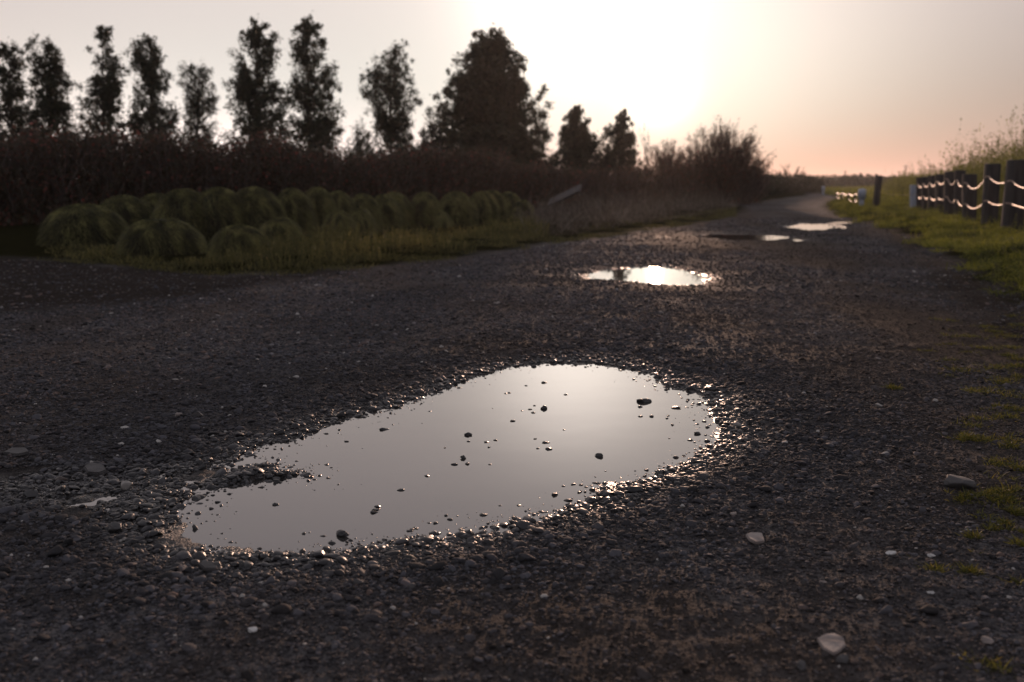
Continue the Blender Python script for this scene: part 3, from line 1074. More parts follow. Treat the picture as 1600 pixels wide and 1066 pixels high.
# ------------------------------------------------------------------ bare shrubs
def make_bush(px, top, D, hwpx, label, seed, name='bare_shrub', n1=26, leafy=0.0, pale=0.0, width=0.018, base=None, mat=None, leafm=None, wild=0.25, leafsz=0.05):
    r = np.random.default_rng(seed)
    x, y = AT(px, D)
    z0 = gz(x, y) if D < 60 else 0.0
    H = ZAT(top, D) - z0
    hw = hwpx / FPX * D
    root = empty(name, (x, y, z0))
    parts = []

    def grow(bs, ds, ln, wd, lvl):
        n = len(bs)
        V = ribbons(bs, ds, ln, wd, -0.12 if lvl == 0 else -0.05, 4, taper=0.8, tint=np.clip(r.random(n) * 0.8 + pale * r.random(n), 0, 1))
        V2 = ribbons(bs, ds, ln, wd, -0.12 if lvl == 0 else -0.05, 4, taper=0.8, tint=V[2][::10])
        parts.append(V); parts.append(V2)
    # main stems fan out inside the dome
    a = r.uniform(0, 2 * np.pi, n1); q = np.sqrt(r.random(n1))
    tip = np.stack([hw * q * np.cos(a), hw * 0.8 * q * np.sin(a), H * np.sqrt(np.clip(1 - (q * 0.93) ** 2.2, 0.05, 1)) * r.uniform(0.8, 1.0, n1)], -1)
    bs = np.stack([r.normal(0, 0.08 * hw, n1), r.normal(0, 0.08 * hw, n1), np.zeros(n1)], -1)
    d = tip - bs
    ln = np.linalg.norm(d, axis=1)
    grow(bs, d, ln * 0.97, width * 1.5, 0)
    B, Dv, Ln = bs, d / ln[:, None], ln
    allp = []
    for lvl, (m, fr, w) in enumerate([(9, 0.36, width * 0.8), (5, 0.5, width * 0.55)]):
        n = len(B)
        ii = np.repeat(np.arange(n), m)
        t = r.uniform(0.22, 1.0, n * m)
        nb = B[ii] + Dv[ii] * (Ln[ii] * t)[:, None]
        nd = Dv[ii] + r.normal(0, 0.42, (n * m, 3)) + np.array([0, 0, wild])
        nd /= np.linalg.norm(nd, axis=1, keepdims=True)
        nl = Ln[ii] * fr * r.uniform(0.35, 1.0, n * m) * (1.15 - 0.5 * t)
        grow(nb, nd, nl, w, 1)
        allp.append(nb + nd * nl[:, None] * r.random((n * m, 1)))
        B, Dv, Ln = nb, nd, nl
    V, F, T = cat(parts)
    link('branches', np_mesh('branches', V, F, {'tint': T}, smooth=False), mat or M_TWIG, root)
    if leafy > 0:
        P = np.vstack(allp)
        P = np.repeat(P, max(1, int(leafy)), axis=0) + r.normal(0, 0.06, (len(P) * max(1, int(leafy)), 3))
        V, F, T = leaves(P, leafsz)
        link('foliage', np_mesh('foliage', V, F, {'tint': T}, smooth=False), leafm or M_LEAF, root)
    tag(root, label, 'shrub')
    return root


make_bush(565, 192, 30, 26, 'small rounded leafy shrub between the tall twins and the lone tree', 21, name='leafy_shrub', leafy=3, leafsz=0.06)
make_bush(672, 192, 30, 30, 'thin twiggy shrub against the left side of the big tree', 22, n1=20)
make_bush(862, 236, 36, 24, 'bare pale shrub in the gap right of the big tree', 23, n1=34, pale=0.4)
make_bush(935, 240, 38, 20, 'wispy bare shrub between the two small evergreens', 24, n1=16)
make_bush(1008, 198, 42, 12, 'spindly bare sapling standing up below the sun', 25, n1=5, wild=0.8, width=0.022)
make_bush(1042, 226, 42, 42, 'rounded bare shrub in front of the sunset glow', 26, n1=70, leafy=4, leafm=M_REDLEAF)
make_bush(1084, 240, 38, 42, 'low bare shrub filling the gap left of the large bare bush', 27, n1=60, leafy=4, leafm=M_REDLEAF)
make_bush(1126, 198, 31, 74, 'large spreading bare bush with stray twigs beside the track bend', 28, n1=200, leafy=2, leafm=M_REDLEAF, width=0.017, pale=0.2, leafsz=0.045)
make_bush(1168, 248, 30.5, 40, 'pale feathery shrub at the right foot of the large bare bush', 29, n1=80, pale=0.6, leafy=0)
make_bush(60, 196, 15.6, 46, 'reddish shrub rising above the hedge under the second evergreen', 41, name='red_shrub', n1=40, leafy=3, leafm=M_REDLEAF)
make_bush(262, 206, 16.8, 40, 'reddish shrub above the hedge between the forked tree and the short tree', 42, name='red_shrub', n1=34, leafy=3, leafm=M_REDLEAF)
make_bush(445, 214, 18.4, 44, 'brown leafy shrub above the hedge between the tall twins', 43, name='red_shrub', n1=34, leafy=3, leafm=M_REDLEAF)
make_bush(655, 222, 21.5, 36, 'brown shrub above the hedge just left of the big tree', 44, name='red_shrub', n1=34, leafy=3, leafm=M_REDLEAF)
make_bush(842, 322, 17.5, 44, 'tangle of pale dead twigs at the right end of the grassy mounds', 31, name='dead_brush', n1=40, pale=0.9, width=0.010, wild=0.0)
make_bush(905, 318, 19, 40, 'low pale dry brush beyond the plank, left of the track', 32, name='dead_brush', n1=26, pale=0.8, width=0.010, wild=0.1)
make_bush(985, 300, 22, 36, 'dry twiggy brush below the pointed small evergreen', 33, name='dead_brush', n1=30, pale=0.7, width=0.011, wild=0.2)
make_bush(1237, 258, 62, 30, 'distant wispy bush standing above the dark low hedge', 30, n1=40, width=0.03)


# ------------------------------------------------------------------ hedges
def make_hedge(line, label, name, mat, nleaf, lsz, depth, twigs=2500, tw=0.014, cat_='hedge'):
    """line: list of (px, D, top row)"""
    pts = [(AT(p, D), ZAT(t, D)) for p, D, t in line]
    xs = np.array([p[0][0] for p in pts]); ys = np.array([p[0][1] for p in pts]); hs = np.array([p[1] for p in pts])
    seg = np.hypot(np.diff(xs), np.diff(ys)); cum = np.concatenate([[0], np.cumsum(seg)])
    x0, y0 = xs.mean(), ys.mean()
    root = empty(name, (x0, y0, 0))

    def sample(n, shell):
        s = rng.uniform(0, cum[-1], n)
        X = np.interp(s, cum, xs); Y = np.interp(s, cum, ys); H = np.interp(s, cum, hs)
        H = (H - 0.05) * (1 + 0.30 * fbm(s, s * 0 + 3.3, 0.55, 3, 71)) + 0.16 * fbm(s, s * 0 + 1.7, 3.0, 2, 77)
        return s, X, Y, H
    # leaves in clumps
    nc = nleaf // 26
    s, X, Y, H = sample(nc, 0)
    u = rng.random(nc) ** 0.72
    Cc = np.stack([X - x0 + rng.normal(0, 0.05, nc), Y - y0 + rng.uniform(-depth, depth, nc), H * u], -1)
    P = np.repeat(Cc, 26, 0) + rng.normal(size=(nc * 26, 3)) * np.array([0.12, 0.12, 0.11])
    P[:, 2] = np.abs(P[:, 2])
    tint = np.clip(rng.random(len(P)) * 0.75 + 0.35 * np.repeat(rng.random(nc) ** 3, 26), 0, 1)
    V, F, T = leaves(P, lsz, tint)
    link('foliage', np_mesh('foliage', V, F, {'tint': T}, smooth=False), mat, root)
    if twigs == 0:
        return tag(root, label, cat_)
    s, X, Y, H = sample(twigs, 0)
    u = rng.random(twigs) * 0.8
    B = np.stack([X - x0, Y - y0 + rng.uniform(-depth, depth, twigs), H * u], -1)
    d = rng.normal(size=(twigs, 3)) * np.array([0.35, 0.35, 0.1]) + np.array([0, 0, 1.0])
    ln = np.maximum(0.12, (H - B[:, 2]) * rng.uniform(0.7, 1.15, twigs))
    V, F, T = ribbons(B, d, ln, tw, 0.0, 2, taper=0.7)
    link('stems', np_mesh('stems', V, F, {'tint': T}, smooth=False), M_TWIG, root)
    tag(root, label, cat_)
    return root


make_hedge([(-420, 13.5, 212), (-150, 14.5, 216), (0, 15, 222), (120, 15.5, 214), (200, 16, 220), (330, 17, 230), (400, 17.5, 222), (540, 19, 236), (650, 21, 238), (740, 23, 246), (850, 26, 262)],
           'long dark reddish hedge in front of the slender trees', 'hedge', M_REDLEAF, 165000, 0.052, 0.7, 5200)
make_hedge([(-420, 19, 222), (0, 20, 222), (300, 21.5, 222), (600, 25, 236), (840, 30, 262)],
           'dark green hedge right behind the reddish one', 'hedge', M_LEAF, 60000, 0.06, 0.8, 800)
make_hedge([(830, 26, 262), (900, 29, 268), (1000, 31, 268), (1080, 31, 272), (1150, 32, 276), (1180, 34, 284)],
           'low brown thicket between the small evergreens and the bend', 'hedge', M_REDLEAF, 42000, 0.05, 0.8, 3800)
make_hedge([(1165, 40, 272), (1190, 46, 277), (1215, 54, 276), (1255, 60, 278), (1280, 62, 281)],
           'dark low evergreen hedge where the track bends away', 'hedge', M_LEAF, 30000, 0.09, 1.0, 0)


# ------------------------------------------------------------------ hairy grass mounds
def make_mound(l, r_, top, base, D, label, seed):
    r = np.random.default_rng(seed)
    px = (l + r_) / 2
    x, y = AT(px, D)
    z0 = gz(x, y)
    H = ZAT(top, D) - z0
    hw = (r_ - l) / 2 / FPX * D * 1.0
    H *= 1.08
    root = empty('grass_mound', (x, y, z0))
    dy = max(hw, 0.25) * 0.95
    # solid heart of the clump
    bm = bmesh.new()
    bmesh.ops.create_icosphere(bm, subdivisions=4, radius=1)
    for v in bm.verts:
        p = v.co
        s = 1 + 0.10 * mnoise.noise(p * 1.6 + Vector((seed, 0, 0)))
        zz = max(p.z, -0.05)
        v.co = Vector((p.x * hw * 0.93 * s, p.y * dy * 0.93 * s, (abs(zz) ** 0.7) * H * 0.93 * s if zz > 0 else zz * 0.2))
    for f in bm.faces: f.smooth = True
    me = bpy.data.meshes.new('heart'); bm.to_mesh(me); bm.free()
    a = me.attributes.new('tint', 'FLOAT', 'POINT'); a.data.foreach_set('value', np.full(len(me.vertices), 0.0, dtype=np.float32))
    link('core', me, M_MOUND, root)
    n = int(6500 + 11000 * hw)
    ph = r.uniform(0, 2 * np.pi, n); ct = r.random(n) ** 0.8          # cos of polar angle
    st = np.sqrt(1 - ct * ct)
    nx, ny, nz = st * np.cos(ph), st * np.sin(ph), ct
    B = np.stack([nx * hw * 0.92, ny * dy * 0.92, np.abs(nz) ** 0.7 * H * 0.93], -1)
    # blades flow over the dome from the crown, swept toward the right
    d = np.stack([nx * 1.0 + 0.38, ny * 1.0, nz * 0.75 + 0.05], -1) + r.normal(0, 0.2, (n, 3))
    ln = (0.05 + 0.085 * H) * r.uniform(0.6, 1.25, n)
    clumpn = fbm(nx * 3 + seed, ny * 3, 1.6, 2, 5)
    tint = np.clip(0.5 + 0.5 * clumpn + r.normal(0, 0.2, n), 0, 1)
    V, F, T = ribbons(B, d, ln, 0.0045, 0.8, 3, tint=tint, taper=0.9)
    V[:, 2] = np.maximum(V[:, 2], 0.0)
    link('blades', np_mesh('blades', V, F, {'tint': T}, smooth=False), M_MOUND, root)
    tag(root, label, 'shrub', 'mounded grass clumps along the verge')
    return root


MO = [(64, 191, 322, 386, 10.4, 'rounded grassy mound at the left end of the row'),
      (143, 240, 309, 370, 11.6, 'mound peeping over the gap between the two leftmost front mounds'),
      (205, 280, 306, 370, 11.9, 'low mound behind the left front dome, beside the tall stretch'),
      (185, 310, 344, 402, 9.3, 'wide low grassy dome in front, nearest the weeds at left'),
      (240, 330, 299, 380, 11.2, 'tall shaggy mound beginning the high stretch of the row'),
      (295, 385, 297, 380, 11.3, 'tall shaggy mound behind the dark little front dome'),
      (350, 440, 296, 380, 11.5, 'broad tall mound near the middle of the high stretch'),
      (328, 412, 355, 409, 8.9, 'small dark front dome among yellow weeds'),
      (404, 466, 343, 392, 9.9, 'small front dome right of the dark one'),
      (425, 485, 298, 378, 11.9, 'tall mound just past the middle of the row'),
      (468, 520, 296, 374, 12.3, 'highest mound, right end of the tall stretch'),
      (500, 552, 302, 372, 12.6, 'mound sloping down after the highest one'),
      (505, 549, 332, 374, 11.6, 'little front dome under the sloping mound'),
      (541, 590, 306, 370, 13.0, 'mound with lumpy front in the middle right'),
      (546, 580, 329, 366, 12.3, 'small lobe in front of the lumpy mound'),
      (575, 622, 307, 366, 13.4, 'narrow mound left of the two rounded ones'),
      (587, 642, 303, 362, 14.0, 'rounded mound with arched top left of the sheer one'),
      (640, 685, 303, 362, 14.2, 'sheer rounded mound left of the short gap in the row'),
      (683, 740, 302, 361, 14.6, 'plump mound right of the short gap'),
      (681, 700, 333, 362, 14.0, 'tiny dome tucked at the foot of the plump mound'),
      (728, 775, 302, 357, 15.5, 'mound right behind the plump one'),
      (745, 790, 300, 354, 16.4, 'smooth mound third from the right end'),
      (774, 813, 302, 350, 17.4, 'mound second from the right end'),
      (800, 832, 314, 350, 17.2, 'low last mound at the right end of the row')]
for i, (a, b_, t_, bs_, D_, lb) in enumerate(MO):
    make_mound(a, b_, t_, bs_, D_, lb, 200 + i)


# ------------------------------------------------------------------ grasses and weeds (stuff)
def scatter_poly(poly, n):
    P = np.array(poly)
    out = []
    tot = 0
    while tot < n:
        x = rng.uniform(P[:, 0].min(), P[:, 0].max(), n * 2); y = rng.uniform(P[:, 1].min(), P[:, 1].max(), n * 2)
        k = poly_sd(x, y, poly) < 0
        out.append(np.stack([x[k], y[k]], -1)); tot += k.sum()
    return np.vstack(out)[:n]


def on_ground(xy):
    return np.stack([xy[:, 0], xy[:, 1], ground_z(xy[:, 0], xy[:, 1]) - 0.005], -1)


def blades(xy, h, w, lean, droop, tint, K=3):
    B = on_ground(xy)
    n = len(xy)
    d = rng.normal(0, lean, (n, 3)); d[:, 2] = 1
    return ribbons(B, d, h, w, droop, K, tint=tint, taper=0.9)


def forbs(xy, h, lsz, nl=9, head=0.5):
    """upright weeds: stem with small leaves and a fuzzy head"""
    B = on_ground(xy)
    n = len(xy)
    d = rng.normal(0, 0.16, (n, 3)); d[:, 2] = 1
    d /= np.linalg.norm(d, axis=1, keepdims=True)
    hh = h * np.exp(rng.normal(0, 0.28, n))
    base_t = rng.random(n)
    st = ribbons(B, d, hh, 0.004, 0.02, 2, tint=base_t * 0.7, taper=0.5)
    t = rng.random((n, nl)) ** 0.6
    P = B[:, None] + d[:, None] * (hh[:, None] * t)[..., None]
    P = P + rng.normal(0, 1, (n, nl, 3)) * (0.07 * hh[:, None] * (1.15 - t))[..., None]
    T = np.clip(base_t[:, None] * 0.6 + 0.45 * t ** 2 * rng.random((n, nl)), 0, 1)
    return cat([st, leaves(P.reshape(-1, 3), lsz, T.ravel(), 0.5, 0.8)])


def stuff(name, parts, mat, label, cat_='grass'):
    V, F, T = cat(parts)
    o = link(name, np_mesh(name, V, F, {'tint': T}, smooth=False), mat)
    return tag(o, label, cat_, kind='stuff')


# left weeds
LW = W([(60, 400), (200, 414), (330, 424), (470, 420), (620, 408), (800, 386), (860, 374), (840, 355), (700, 372), (560, 384), (440, 400), (300, 400), (190, 396), (70, 388)], 0)
xy = scatter_poly(LW, 5200)
kk = fbm(xy[:, 0], xy[:, 1], 1.6, 2, 81) > 0.0
lw2 = scatter_poly(LW, 15000)
wn = fbm(lw2[:, 0], lw2[:, 1], 2.0, 3, 83)
lw2 = lw2[wn > -0.12]; wn = wn[wn > -0.12]
hw_ = 0.095 * (1 + 1.1 * fbm(xy[kk][:, 0], xy[kk][:, 1], 1.1, 2, 84))
stuff('weeds', [forbs(xy[kk], hw_, 0.015, 12), blades(lw2, 0.055 * (1 + 1.2 * np.clip(wn, 0, 1)) * np.exp(rng.normal(0, 0.35, len(lw2))), 0.005, 0.55, 0.35, rng.random(len(lw2)) * 0.8)], M_WEED,
      'yellow-green weeds and short grass at the foot of the mounds', 'weeds')
LE = W([(40, 404), (330, 429), (470, 428), (620, 417), (800, 394), (1000, 364), (1150, 338), (1150, 326), (1000, 350), (800, 378), (470, 415), (200, 410)], 0)
n = 26000
xy = scatter_poly(LE, n)
kk = fbm(xy[:, 0], xy[:, 1], 2.4, 2, 85) > -0.1
xy = xy[kk]
stuff('grass', [blades(xy, 0.055 * np.exp(rng.normal(0, 0.4, len(xy))), 0.0045, 0.65, 0.4, rng.random(len(xy)) * 0.62)], M_WEED,
      'short ragged grass fringe along the left edge of the track')
# dry grass at the far left verge
DG = W([(800, 372), (860, 376), (1000, 354), (1130, 334), (1160, 322), (1100, 318), (980, 322), (860, 330), (810, 345)], 0)
xy = scatter_poly(DG, 12000)
dn = fbm(xy[:, 0], xy[:, 1], 1.1, 3, 61)
xy = xy[dn + rng.normal(0, 0.12, len(xy)) > 0.02]; dn = fbm(xy[:, 0], xy[:, 1], 1.1, 3, 61)
h = 0.20 * (1 + 1.6 * np.clip(dn, 0, 1)) * np.exp(rng.normal(0, 0.45, len(xy)))
f2 = scatter_poly(DG, 1500)
low_ = scatter_poly(DG, 9000)
stuff('dry_grass', [blades(xy, h, 0.006, 0.62, 0.35, rng.random(len(xy)) ** 1.6), forbs(f2, 0.34, 0.02, 6), blades(low_, 0.09, 0.008, 0.7, 0.4, rng.random(9000) * 0.3)], M_DRY,
      'tangled pale dry grass and dead stalks left of the bend', 'dry grass')
# right verge grass
RG = W([(1720, 560), (1600, 480), (1560, 462), (1500, 424), (1440, 388), (1400, 366), (1345, 348), (1300, 336), (1287, 324), (1300, 314), (1330, 308), (1420, 308), (1445, 322), (1600, 350), (1800, 370)], 0)
n = 70000
xy = scatter_poly(RG, n)
dd = np.hypot(xy[:, 0], xy[:, 1])
# more blades where they show large
extra = scatter_poly(W([(1720, 560), (1600, 480), (1500, 424), (1440, 388), (1460, 360), (1600, 380), (1760, 400)], 0), 26000)
xy = np.vstack([xy, extra])
ev = poly_sd(xy[:, 0], xy[:, 1], RG)
xy = xy[(-ev) > 0.22 + 0.45 * fbm(xy[:, 0], xy[:, 1], 1.4, 3, 92)]
pn = fbm(xy[:, 0], xy[:, 1], 1.7, 3, 91)
h = 0.055 * (1 + 1.9 * np.clip(pn + 0.15, 0, 1)) * np.exp(rng.normal(0, 0.35, len(xy)))
tc_ = scatter_poly(RG, 420)
ti = rng.integers(0, 420, 16000)
txy = tc_[ti] + rng.normal(0, 0.055, (16000, 2))
th = 0.16 * np.exp(rng.normal(0, 0.3, 420))[ti] * np.exp(rng.normal(0, 0.25, 16000))
fl = scatter_poly(RG, 900)
stuff('grass', [blades(xy, h, 0.0055, 0.6, 0.5, np.clip(0.45 + 0.6 * pn + rng.normal(0, 0.25, len(xy)), 0, 1)),
                blades(txy, th, 0.007, 0.55, 0.6, np.clip(rng.random(420)[ti] * 0.8 + rng.normal(0, 0.1, 16000), 0, 1), K=4),
                forbs(fl, 0.14, 0.018, 10)], M_GRASS,
      'lush green grass along the foot of the rope fence')
# far field grass behind the posts and round the bend
FG = [AT(1290, 52), AT(1425, 27), AT(1440, 45), AT(1420, 90), AT(1290, 90)]
xy = scatter_poly(FG, 14000)
stuff('grass', [blades(xy, 0.28 * np.exp(rng.normal(0, 0.3, len(xy))), 0.02, 0.4, 0.3, rng.random(len(xy)))], M_GRASS,
      'rough field grass beyond the leaning post')
# tall plants on the bank
BK = [(FX(4) + 0.45, 4), (FX(13) + 0.4, 13.0), (FX(25) + 0.4, 25), (16.0, 42), (22, 60), (27, 60), (20, 42), (15.5, 25), (12.5, 12), (9, 4)]
xy = scatter_poly(BK, 13000)
h = 0.98 + 0.34 * fbm(xy[:, 0], xy[:, 1], 0.9, 2, 97)
h = h * (0.60 + 0.40 * smooth01((38 - xy[:, 1]) / 20))
nb = 40000
bx = scatter_poly(BK, nb)
stuff('bank_plants', [forbs(xy, h, 0.042, 26), blades(bx, 0.55 * np.exp(rng.normal(0, 0.3, nb)), 0.012, 0.35, 0.3, rng.random(nb) * 0.7)], M_RAPE,
      'tall yellow-green flowering plants on the bank behind the fence', 'plants')


# mossy tufts on the gravel at right
def moss():
    spots = [(1475, 497, 18), (1500, 525, 26), (1525, 527, 16), (1490, 540, 18), (1540, 545, 22), (1520, 552, 14), (1475, 563, 20), (1505, 578, 24),
             (1450, 547, 14), (1560, 575, 30), (1580, 540, 20), (1590, 505, 30), (1575, 592, 30), (1515, 610, 16), (1560, 612, 44), (1590, 640, 40),
             (1575, 650, 24), (1515, 662, 22), (1590, 685, 40), (1512, 683, 24), (1560, 720, 30), (1590, 748, 34), (1515, 800, 28), (1455, 884, 24),
             (1585, 795, 24), (1590, 830, 20), (1590, 903, 20), (1570, 1040, 40), (1540, 505, 16), (1570, 520, 24), (1480, 585, 12), (1395, 605, 10), (1475, 515, 10)]
    for _ in range(46):
        q = rng.random() ** 0.6
        yy = rng.uniform(485, 900)
        spots.append((1470 + 150 * q, yy, rng.uniform(8, 22)))
    parts = []
    for px, py, w in spots:
        x, y = G(px, py)
        rr = w / FPX * math.hypot(x, y) * 0.55
        n = min(int(520 * max(0.6, (rr / 0.04))), 2200)
        xy = np.stack([x + rng.normal(0, rr, n), y + rng.normal(0, rr * 0.8, n)], -1)
        q = np.hypot(xy[:, 0] - x, xy[:, 1] - y)
        kk = fbm(xy[:, 0], xy[:, 1], 22, 2, 99) > -0.1
        xy = xy[kk]
        parts.append(blades(xy, 0.021 * np.exp(rng.normal(0, 0.3, len(xy))), 0.0024, 0.7, 0.3, np.clip(rng.random(len(xy)), 0, 1), K=2))
    stuff('moss', parts, M_MOSS, 'small yellow-green tufts of moss and grass on the right gravel', 'moss')


moss()


# ------------------------------------------------------------------ fence
def wood_mat(name, a, b_, sc=1.0):
    m, nt, b = new_mat(name)
    tcn = nt.nodes.new('ShaderNodeTexCoord')
    mp = nt.nodes.new('ShaderNodeMapping')
    mp.inputs['Scale'].default_value = (22 * sc, 22 * sc, 1.5 * sc)
    nt.links.new(tcn.outputs['Object'], mp.inputs[0])
    n = ntex(nt, 'ShaderNodeTexNoise', 1.5, 6, mp.outputs[0])
    nt.links.new(ramp(nt, n.outputs[0], [(0.3, a), (0.7, b_)]), b.inputs['Base Color'])
    b.inputs['Roughness'].default_value = 0.85
    bu = nt.nodes.new('ShaderNodeBump'); bu.inputs['Distance'].default_value = 0.01; bu.inputs['Strength'].default_value = 0.6
    nt.links.new(n.outputs[0], bu.inputs['Height']); nt.links.new(bu.outputs[0], b.inputs['Normal'])
    return m


M_POST = wood_mat('dark_timber', (0.022, 0.02, 0.02), (0.06, 0.055, 0.055))
M_PLANK = wood_mat('grey_timber', (0.06, 0.052, 0.05), (0.13, 0.115, 0.11))
M_PAINT, _nt, _bb = new_mat('pale_blue_paint')
_g = _nt.nodes.new('ShaderNodeNewGeometry'); _n = ntex(_nt, 'ShaderNodeTexNoise', 9, 4, _g.outputs['Position'])
_nt.links.new(ramp(_nt, _n.outputs[0], [(0.3, (0.30, 0.36, 0.44)), (0.7, (0.45, 0.50, 0.58))]), _bb.inputs['Base Color'])
_bb.inputs['Roughness'].default_value = 0.6
M_ROPE, _nt, _bb = new_mat('rope')
_g = _nt.nodes.new('ShaderNodeNewGeometry'); _n = ntex(_nt, 'ShaderNodeTexWave', 60, 1, _g.outputs['Position'])
_nt.links.new(ramp(_nt, _n.outputs[0], [(0, (0.30, 0.21, 0.15)), (1, (0.50, 0.37, 0.28))]), _bb.inputs['Base Color'])
_bb.inputs['Roughness'].default_value = 0.42
_bb.inputs['Metallic'].default_value = 0.35
_bb.inputs['Specular IOR Level'].default_value = 0.9


def post_obj(px_b, py_b, px_t, py_t, wpx, label, mat=M_POST, name='fence_post', group='timber posts of the rope fence', zb=0.06, seed=0, head=False):
    bx, by = G(px_b, py_b, zb)
    D = by
    tx = AT(px_t, D, py_t)[0]; tz = ZAT(py_t, D)
    w = wpx / FPX * D / 2
    r = random.Random(seed)
    bm = bmesh.new()
    segs = 9
    rings = []
    H = tz - zb
    for i in range(segs + 1):
        t = i / segs
        ww = w * (1.0 + 0.03 * mnoise.noise(Vector((seed * 3.1, t * 3, 0))))
        ring = []
        for k in range(12):
            a = 2 * math.pi * k / 12 + 0.26
            ca, sa = math.cos(a), math.sin(a)
            q = (abs(ca) ** 6 + abs(sa) ** 6) ** (-1 / 6.0)
            rr = ww * q * (1 + 0.05 * mnoise.noise(Vector((ca * 2 + seed, sa * 2, t * 4))))
            z = -0.25 + t * (H + 0.25)
            if i == segs: z += 0.012 * mnoise.noise(Vector((ca * 3, sa * 3, seed)))
            f = max(0, z / H)
            ring.append(bm.verts.new((rr * ca + (tx - bx) * f, rr * sa, z)))
        rings.append(ring)
    for i in range(segs):
        for k in range(12):
            bm.faces.new((rings[i][k], rings[i][(k + 1) % 12], rings[i + 1][(k + 1) % 12], rings[i + 1][k]))
    # chamfered top
    top = []
    for k, v in enumerate(rings[-1]):
        top.append(bm.verts.new((v.co.x * 0.93 + (tx - bx) * 0.07, v.co.y * 0.93, v.co.z + 0.008)))
    for k in range(12):
        bm.faces.new((rings[-1][k], rings[-1][(k + 1) % 12], top[(k + 1) % 12], top[k]))
    bm.faces.new(top)
    bmesh.ops.recalc_face_normals(bm, faces=bm.faces[:])
    me = bpy.data.meshes.new(name); bm.to_mesh(me); bm.free()
    o = link(name, me, mat)
    o.location = (bx, by, zb)
    tag(o, label, 'post', group)
    return (bx, by, zb, tx, tz, w)


POSTS = [(1580, 364, 1590, 251, 26, 'thick split-topped timber post at the right edge of the view'),
         (1545, 356, 1551, 257, 20, 'tall square timber post second from the right edge'),
         (1514, 348, 1515, 273, 18, 'short dark post third from the right edge'),
         (1499, 341, 1500, 267, 14, 'dark post just left of the short one'),
         (1484, 339, 1485, 269, 15, 'wide dark post with rope sagging left of the short pair'),
         (1469, 335, 1470, 273, 13, 'dark timber post in the middle of the fence line'),
         (1456, 332, 1457, 275, 10, 'narrow timber post left of the middle of the fence'),
         (1446, 330, 1446, 277, 9, 'narrow timber post near the far end of the fence'),
         (1437, 328, 1437, 278, 9, 'last timber post at the far end of the fence')]
info = [post_obj(a, b_, c_, d_, w_, lb, seed=i) for i, (a, b_, c_, d_, w_, lb) in enumerate(POSTS)]
post_obj(1427, 327, 1427, 290, 9, 'short pale blue-grey post at the far end of the fence', M_PAINT, 'short_post', 'pale painted posts', seed=21)
lean = post_obj(1368, 326, 1374, 275, 9, 'dark leaning post standing alone on the grass near the bend', seed=22, group=None)


def rope(pts, sag, rad, label, group='ropes strung along the fence'):
    path = []
    for i in range(len(pts) - 1):
        a, b_ = Vector(pts[i]), Vector(pts[i + 1])
        for k in range(9):
            t = k / 9
            p = a.lerp(b_, t)
            p.z -= sag[i] * 4 * t * (1 - t)
            path.append(p)
    path.append(Vector(pts[-1]))
    V, F = tube(path, [rad] * len(path), 7)
    o = link('rope', np_mesh('rope', V, F), M_ROPE)
    tag(o, label, 'rope', group)
    return o


def at_post(i, py):
    """the rope crosses the near face of the post from its right edge to its left"""
    bx, by, zb, tx, tz, w = info[i]
    z = ZAT(py, by - w)
    f = (z - zb) / (tz - zb)
    cx = bx + (tx - bx) * f
    return [(cx - w * 1.0, by - w * 1.12, z), (cx - w * 1.12, by - w * 0.6, z + 0.004)]


def fence_rope(rows, sag, rad, label):
    pts, sg = [], []
    for i, row in enumerate(rows):
        pts += at_post(i, row)
        sg += [0.0]
        if i < len(rows) - 1:
            sg.append(sag[i])
    return rope(pts, sg, rad, label)


# extra support beyond the frame on the right
px0 = post_obj(1650, 385, 1668, 240, 30, 'timber post just outside the right edge of the view', seed=30)
info.insert(0, px0)
rows_top = [262, 283, 276, 286, 282, 280, 284, 286, 287, 288]
rows_mid = [328, 318, 314, 319, 313, 308, 309, 308, 307, 307]
rows_low = [388, 365, 357, 350, 343, 338, 334, 331, 329, 327]
fence_rope(rows_top, [0.14, 0.06, 0.13, 0.08, 0.09, 0.08, 0.08, 0.08, 0.08], 0.008, 'top sagging rope looped from post to post')
fence_rope(rows_mid, [0.03, 0.04, 0.09, 0.06, 0.07, 0.05, 0.06, 0.05, 0.05], 0.008, 'middle glinting rope running the length of the fence')
fence_rope(rows_low, [0.02, 0.02, 0.02, 0.02, 0.01, 0.01, 0.01, 0.01, 0.01], 0.008, 'lowest rope half hidden in the grass under the fence')


# pale marker post with wider head, and the tangle of rope trailing from it
def marker(px, top, bot, D, wpx, label):
    x, y = AT(px, D)
    z0 = gz(x, y)
    H = ZAT(top, D) - z0
    w = wpx / FPX * D / 2
    root = empty('marker_post', (x, y, z0))
    v, f = tube([(0, 0, -0.1), (0, 0, H * 0.45)], [w * 0.6, w * 0.62], 14)
    link('shaft', np_mesh('shaft', v, f), M_PAINT, root)
    ps = [(0, 0, H * 0.42), (0, 0, H * 0.44), (0, 0, H * 0.92), (0.004, 0, H * 0.97), (0.004, 0, H)]
    v, f = tube(ps, [w * 0.6, w, w, w * 0.9, w * 0.4], 16)
    me = np_mesh('head', v, f)
    link('head', me, M_PAINT, root)
    tag(root, label, 'post')
    return x, y, z0, H


mx, my, mz, mh = marker(1348, 295, 329, 24.5, 12, 'pale blue-grey round-headed marker post beside the track bend')
marker(1287, 291, 304, 52, 5, 'tiny pale marker post far off by the bend')


